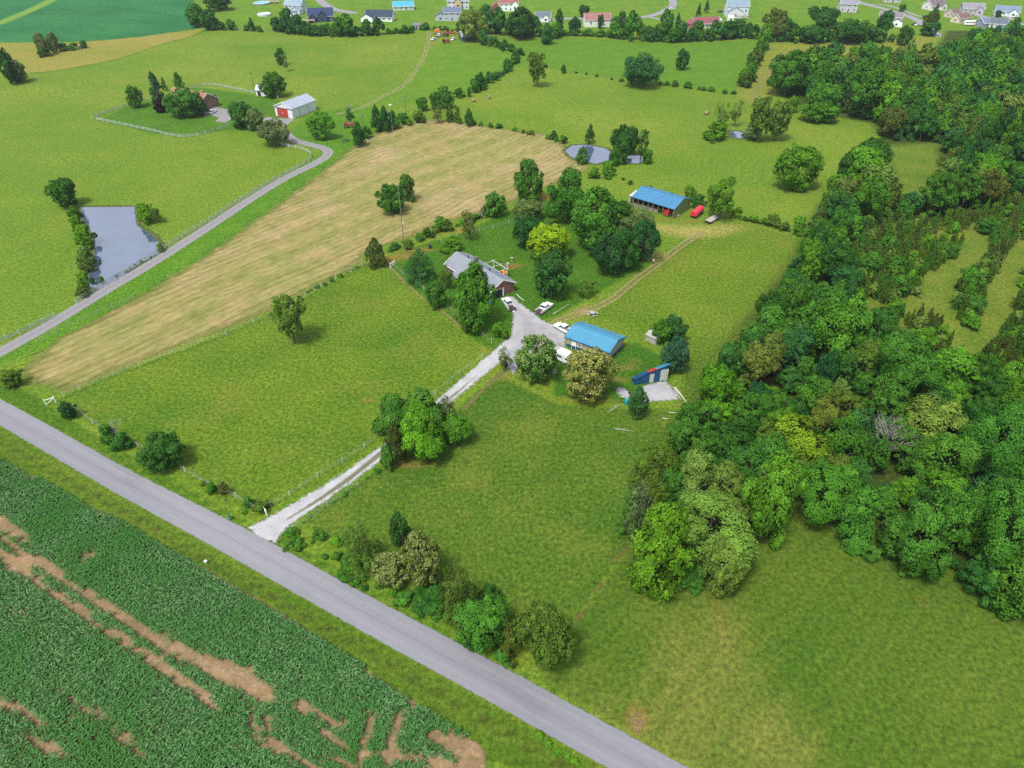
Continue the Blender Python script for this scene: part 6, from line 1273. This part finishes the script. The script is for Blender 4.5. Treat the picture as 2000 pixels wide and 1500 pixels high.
wire_fence([(80, 668), (112, 650), (220, 602), (262, 585)], 'sparse wire fence with thin posts on the verge beside the farm lane', POSTD)
wire_fence([(700, 950), (640, 992), (575, 1036)], 'wire fence with dark posts right of the gravel driveway near the road', POSTD)
for px, py, rot, lb in ((100, 789, .6, 'white braced corner post pair by the road at the hay field corner'), (518, 1001, 2.2, 'white leaning gate brace at the left of the driveway mouth'), (767, 521, 1.0, 'white braced gate post at the corner of the house lawn')):
    p = PH(px, py); e = empty('fence_brace', p, rot, lb, 'fence brace'); 
    for x in (-.9, .9): b = MB(); b.box((x, 0, .8), (.18, .18, 1.6)); b.build('post', WHITE, e)
    b = MB(); b.tube([(-.9, 0, 1.35), (.9, 0, 1.35)], .07); b.tube([(-.9, 0, .2), (.9, 0, 1.3)], .06); b.build('brace', WHITE, e)
def board_fence(line, label, gap=3.0, miss=0):
    l = [Vector((*p, 0)) for p in smooth(W(line), 4)]; pts = [l[0]]; acc = 0
    tot = 0
    for a, b in zip(l[:-1], l[1:]):
        d = (b - a).length; t = gap - acc
        while t <= d: pts.append(a.lerp(b, t / d)); t += gap
        acc = d - (t - gap)
    e = empty('board_fence', pts[0], 0, label, 'fence')
    for q in pts[:98]: o = put('post', POSTB, e); o.location = q - pts[0]; o.scale = (1, 1, .95)
    r = random.Random(3)
    for z in (.4, .8, 1.2):
        b = MB()
        for a, c in zip(pts[:-1], pts[1:]):
            d = c - a; b.box((a + c) / 2 - pts[0] + Vector((0, 0, z)), (d.length, .05, .14), math.atan2(d.y, d.x))
        b.build('rail', FENCEW, e)
    return e
FENCEW = paint((.3, .36, .32), .8, .3, .6, name='aged_white_boards')
board_fence([(-60, 700), (0, 670), (40, 653), (75, 636), (110, 619)], 'white board fence left of the gate gap on the farm lane', 3)
board_fence([(150, 592), (200, 560), (260, 525), (300, 500), (350, 468), (400, 438), (450, 405), (520, 362), (575, 332), (603, 316), (608, 303), (592, 294), (562, 287), (540, 281)], 'long white board fence following the farm lane past the pond', 3.6, .05)
board_fence([(190, 235), (240, 245), (300, 258), (345, 268), (380, 267), (400, 262), (440, 250), (470, 243), (500, 252), (535, 278)], 'white board fence along the lower side of the brick house lawn', 3.6, .08)
board_fence([(180, 234), (205, 223), (240, 211), (262, 204), (290, 196)], 'grey board fence on the left side of the brick house lawn', 3.6, .05)
board_fence([(372, 174), (395, 168), (415, 167), (450, 173), (500, 184), (530, 190), (556, 194)], 'pale board fence behind the brick house and white shed', 3.6, .05)
# ------------------------------------------------------------------ poles, mast, small things
def htop(base, topy, topx=None):                  # height whose top lands on that photo row
    lo, hi = 0, 80
    for _ in range(40):
        m_ = (lo + hi) / 2; q = Vector((base.x, base.y, m_)) - Vector((0, 0, CAM_H)); dep = q.y * math.cos(_t) - q.z * math.sin(_t); py = 750 - (q.y * math.sin(_t) + q.z * math.cos(_t)) / dep * FOC
        if py > topy: lo = m_
        else: hi = m_
    return lo
POLE = paint((.14, .12, .1), .9, .2, 3, name='pole_wood')
def pole(px, py, ty, label, arm=True, lamp=False):
    p = PH(px, py); h = htop(p, ty); e = empty('utility_pole', p, .4, label, 'utility pole'); b = MB(); b.tube([(0, 0, 0), (0, 0, h)], [.18, .11], 8); b.build('pole', POLE, e)
    if arm:
        b = MB(); b.box((0, 0, h - .7), (1.8, .12, .14)); c = b.build('crossarm', POLE, e)
        for x in (-.8, 0, .8): b = MB(); b.tube([(x, 0, h - .62), (x, 0, h - .4)], .05, 6); b.build('insulator', paint((.6, .6, .6), .3), c)
    if lamp: b = MB(); b.tube([(0, 0, h - 2.5), (-.9, 0, h - 2.2)], .04); b.box((-1.1, 0, h - 2.2), (.5, .25, .12)); b.build('lamp', paint((.8, .8, .7), .3), e)
    return e, h
pole(497, 178, 140, 'utility pole with lamp left of the small white shed', False, True)
pole(793, 219, 185, 'dark utility pole on the slope left of the crest clump')
pole(711, 252, 222, 'leaning dark utility pole beside the evergreens above the hay')
p = PH(790, 487); h = htop(p, 205); e = empty('radio_mast', p, .3, 'very tall thin radio mast rising beside the lawn corner', 'mast'); b = MB()
b.tube([(0, 0, 0), (0, 0, h * .3)], [.13, .09], 8); b.build('lower_pole', POLE, e); b = MB(); b.tube([(0, 0, h * .3), (0, 0, h * .65), (0, 0, h)], [.06, .045, .03], 6); b.build('upper_pole', paint((.3, .33, .3), .5, name='galvanised'), e); b = MB(); b.box((.25, 0, h * .2), (.4, .3, .7)); b.build('transformer', paint((.6, .62, .64), .4), e); b = MB(); b.tube([(-.5, 0, h), (.5, 0, h)], .05); b.box((0, 0, h), (.4, .4, .3)); b.build('antenna', WHITE, e)
# octagonal picnic table
p = PH(1157, 615); e = empty('picnic_table', p, .3, 'grey octagonal picnic table with benches on the grass behind the workshop', 'picnic table'); ang = [math.pi / 8 + k * math.pi / 4 for k in range(8)]
b = MB(); v = [(math.cos(a) * .75, math.sin(a) * .75, z) for z in (.72, .77) for a in ang]; b.add(v, [tuple(range(8))[::-1], tuple(range(8, 16))] + [(k, (k + 1) % 8, (k + 1) % 8 + 8, k + 8) for k in range(8)]); b.build('tabletop', paint((.3, .3, .31), .7), e)
for k in range(4):
    b = MB(); a = k * math.pi / 2; b.box((math.cos(a) * 1.2, math.sin(a) * 1.2, .44), (.32, 1.2, .05), a); b.build('bench', paint((.33, .32, .3), .7), e); b = MB(); b.box((math.cos(a) * .6, math.sin(a) * .6, .38), (1.3, .1, .08), a); b.tube([(math.cos(a) * .5, math.sin(a) * .5, .7), (math.cos(a) * 1.1, math.sin(a) * 1.1, 0)], .05); b.build('leg', GREYWOOD, e)
# mailbox, markers, barrels, logs
p = PH(450, 1015); e = empty('mailbox', p, .6, 'green mailbox on a green post beside the paved road', 'mailbox'); GRN = paint((.015, .1, .055), .5); b = MB(); b.box((0, 0, .55), (.16, .16, 1.1)); b.box((0, 0, .3), (.4, .4, .5)); b.build('post', paint((.04, .2, .11), .7), e); b = MB(); b.prism([(-.17, 1.1), (-.17, 1.28), (-.12, 1.38), (0, 1.42), (.12, 1.38), (.17, 1.28), (.17, 1.1)], -.45, .45); b.build('box', GRN, e, bev=.02); b = MB(); b.box((.19, .1, 1.35), (.02, .04, .25)); b.build('flag', RED, e)
for px, py, lb in ((403, 1100, 'small white-capped utility marker on the verge by the corn'), (571, 1034, 'small white utility box at the right of the driveway mouth'), (650, 1060, 'white marker stub in the grass near the roadside trees')):
    p = PH(px, py); e = empty('utility_marker', p, .3, lb, 'utility marker'); b = MB(); b.tube([(0, 0, 0), (0, 0, .45)], .2, 10); b.build('post', paint((.2, .4, .35), .6), e); b = MB(); b.tube([(0, 0, .45), (0, 0, .6), (0, 0, .68)], [.26, .26, .1], 10); b.build('cap', WHITE, e)
TEAL = paint((.01, .25, .3), .4)
def barrel(px, py, label, m=TEAL, rx=0): p = PH(px, py); b = MB(); b.tube([(0, 0, 0), (0, 0, .05), (0, 0, .3), (0, 0, .33), (0, 0, .36), (0, 0, .6), (0, 0, .63), (0, 0, .66), (0, 0, .9), (0, 0, .93)], [.3, .34, .34, .36, .34, .34, .36, .34, .34, .3], 16); o = b.build('barrel', m, None); o.location = p + Vector((0, 0, .3 if rx else 0)); o.rotation_euler = (rx, 0, .7); o.scale = (1.3, 1.3, 1.3); tag(o, label, 'barrel')
barrel(1223, 789, 'teal plastic barrel left of the small upright bluish tree'); barrel(957, 592, 'teal barrel lying on the grass left of the silver pickup', TEAL, 1.4); barrel(992, 521, 'grey barrel behind the ranch house', paint((.3, .32, .3), .6)); barrel(840, 485, 'dark drum on the worn ground behind the ranch house', DARK)
barrel(987, 716, 'black drum at the foot of the silvery sparse tree', DARK); barrel(1082, 730, 'pale bluish barrel under the pale-flowering tree', paint((.3, .38, .42), .5))
def log(a, b_, r, label, m=GREYWOOD, cat='log', branch=True):
    p, q = PH(*a), PH(*b_); d = q - p; b = MB(); rr = random.Random(a[0]); mid = d * .5 + Vector((rr.uniform(-.2, .2), rr.uniform(-.2, .2), 0)); z = Vector((0, 0, r)); b.tube([z, mid + z, d + z], [r, r * .8, r * .4], 7)
    if branch:
        for k in range(4): t = rr.uniform(.4, .9); s = d * t + z; b.tube([s, s + Vector((rr.uniform(-1, 1), rr.uniform(-1, 1), rr.uniform(0, .3))) * d.length * .2], [r * .4, r * .15], 5)
    o = b.build('fallen_branch' if branch else 'plank', m); o.location = p; tag(o, label, cat)
log((1187, 806), (1212, 791), .12, 'fallen pale branch lying left of the teal barrel', cat='branch'); log((1200, 838), (1236, 843), .1, 'pale fallen branch lying alone in the pasture', cat='branch')
log((1315, 757), (1330, 782), .2, 'thick pale log along the right side of the gravel pad', cat='log', branch=False); log((1319, 758), (1343, 790), .14, 'long thin plank beside the log at the gravel pad', paint((.6, .57, .48), .8), 'plank', False)
log((1293, 817), (1307, 818), .1, 'upper short pale plank in the grass below the gravel pad', paint((.5, .5, .4), .8), 'plank', False); log((1306, 806), (1320, 807), .1, 'right short pale plank in the grass below the gravel pad', paint((.5, .5, .4), .8), 'plank', False)
log((1009, 575), (1024, 588), .07, 'white pipe lying beside the drive by the ranch house', WHITE, 'pipe', False); log((1079, 614), (1112, 594), .06, 'pale pole lying on the lawn beside the white pickup', paint((.6, .62, .4), .7), 'pole', False)
log((1210, 774), (1226, 778), .1, 'short pale plank on the gravel path by the yellow-flowering tree', paint((.5, .48, .42), .8), 'plank', False)
for k, (px, py) in enumerate(((925, 199), (955, 193), (1380, 224))): bale(PH(px, py), .3 + k, ['left round hay bale near the crooked hedge', 'right round hay bale near the crooked hedge', 'lone round hay bale left of the overgrown pond'][k], None, 1.0, True)
barrel(1080, 728, 'rusty can under the pale-flowering tree', RUST)
for px, py, rr, lb in ((722, 780, .5, 'x'),): pass
def pallet(px, py, label): p = PH(px, py); e = MB(); [e.box((0, y * .22, .16), (1.2, .12, .03)) for y in range(-2, 3)]; [e.box((x * .5, 0, .07), (.1, 1.0, .13)) for x in (-1, 0, 1)]; o = e.build('pallet', GREYWOOD); o.location = p; o.rotation_euler = (0, 0, .5); tag(o, label, 'pallet')
pallet(1093, 672, 'grey pallet leaning by the left end of the workshop'); pallet(1099, 676, 'second grey pallet in front of the workshop\'s left corner')
def swing():
    pass
p = PH(1000, 509); e = empty('birdbath', p, 0, 'small grey birdbath on the lawn behind the ranch house', 'birdbath'); b = MB(); b.tube([(0, 0, 0), (0, 0, .1), (0, 0, .8)], [.25, .1, .08], 8); b.build('pedestal', GREYWOOD, e); b = MB(); b.tube([(0, 0, .8), (0, 0, .92)], [.2, .42], 12); b.build('bowl', GREYWOOD, e)
p = PH(1003, 620); e = empty('yard_lamp', p, 0, 'short dark lamp post with white top at the gravel yard', 'lamp post'); b = MB(); b.tube([(0, 0, 0), (0, 0, 1.5)], .07, 8); b.build('post', DARK, e); b = MB(); b.tube([(0, 0, 1.5), (0, 0, 1.85), (0, 0, 1.95)], [.2, .24, .05], 8); b.build('lamp_head', paint((.75, .72, .85), .4), e)
p = PH(1245, 1412); b = MB(); rr = random.Random(2)
for i in range(260):
    a = rr.uniform(0, 6.28); r = rr.random() ** .6 * .9; s = Vector((math.cos(a) * r, math.sin(a) * r * 1.5, 0)); d = Vector((rr.gauss(0, .5), rr.gauss(0, .5), rr.uniform(.2, .9))) * .5; b.tube([s, s + d], [.025, .01], 3, False)
o = b.build('brush_pile', paint((.3, .22, .12), .9, .3, 5, name='dry_brush')); o.location = p; tag(o, 'small brown brush pile on the lawn above the road', 'brush pile')
# ------------------------------------------------------------------ light summer haze
b = MB(); b.box((0, 2500, 49), (13000, 12000, 104)); hz = b.build('haze', paint((.5, .5, .5), .5)); tag(hz, kind='stuff', label='thin summer haze over the valley', cat='haze')
m = N('haze_air'); v = m.n('ShaderNodeVolumePrincipled'); v.inputs['Color'].default_value = (.78, .9, 1, 1); v.inputs['Density'].default_value = .00008; v.inputs['Anisotropy'].default_value = .2
m.t.links.new(v.outputs[0], m.out.inputs['Volume']); hz.data.materials.clear(); hz.data.materials.append(m.m)
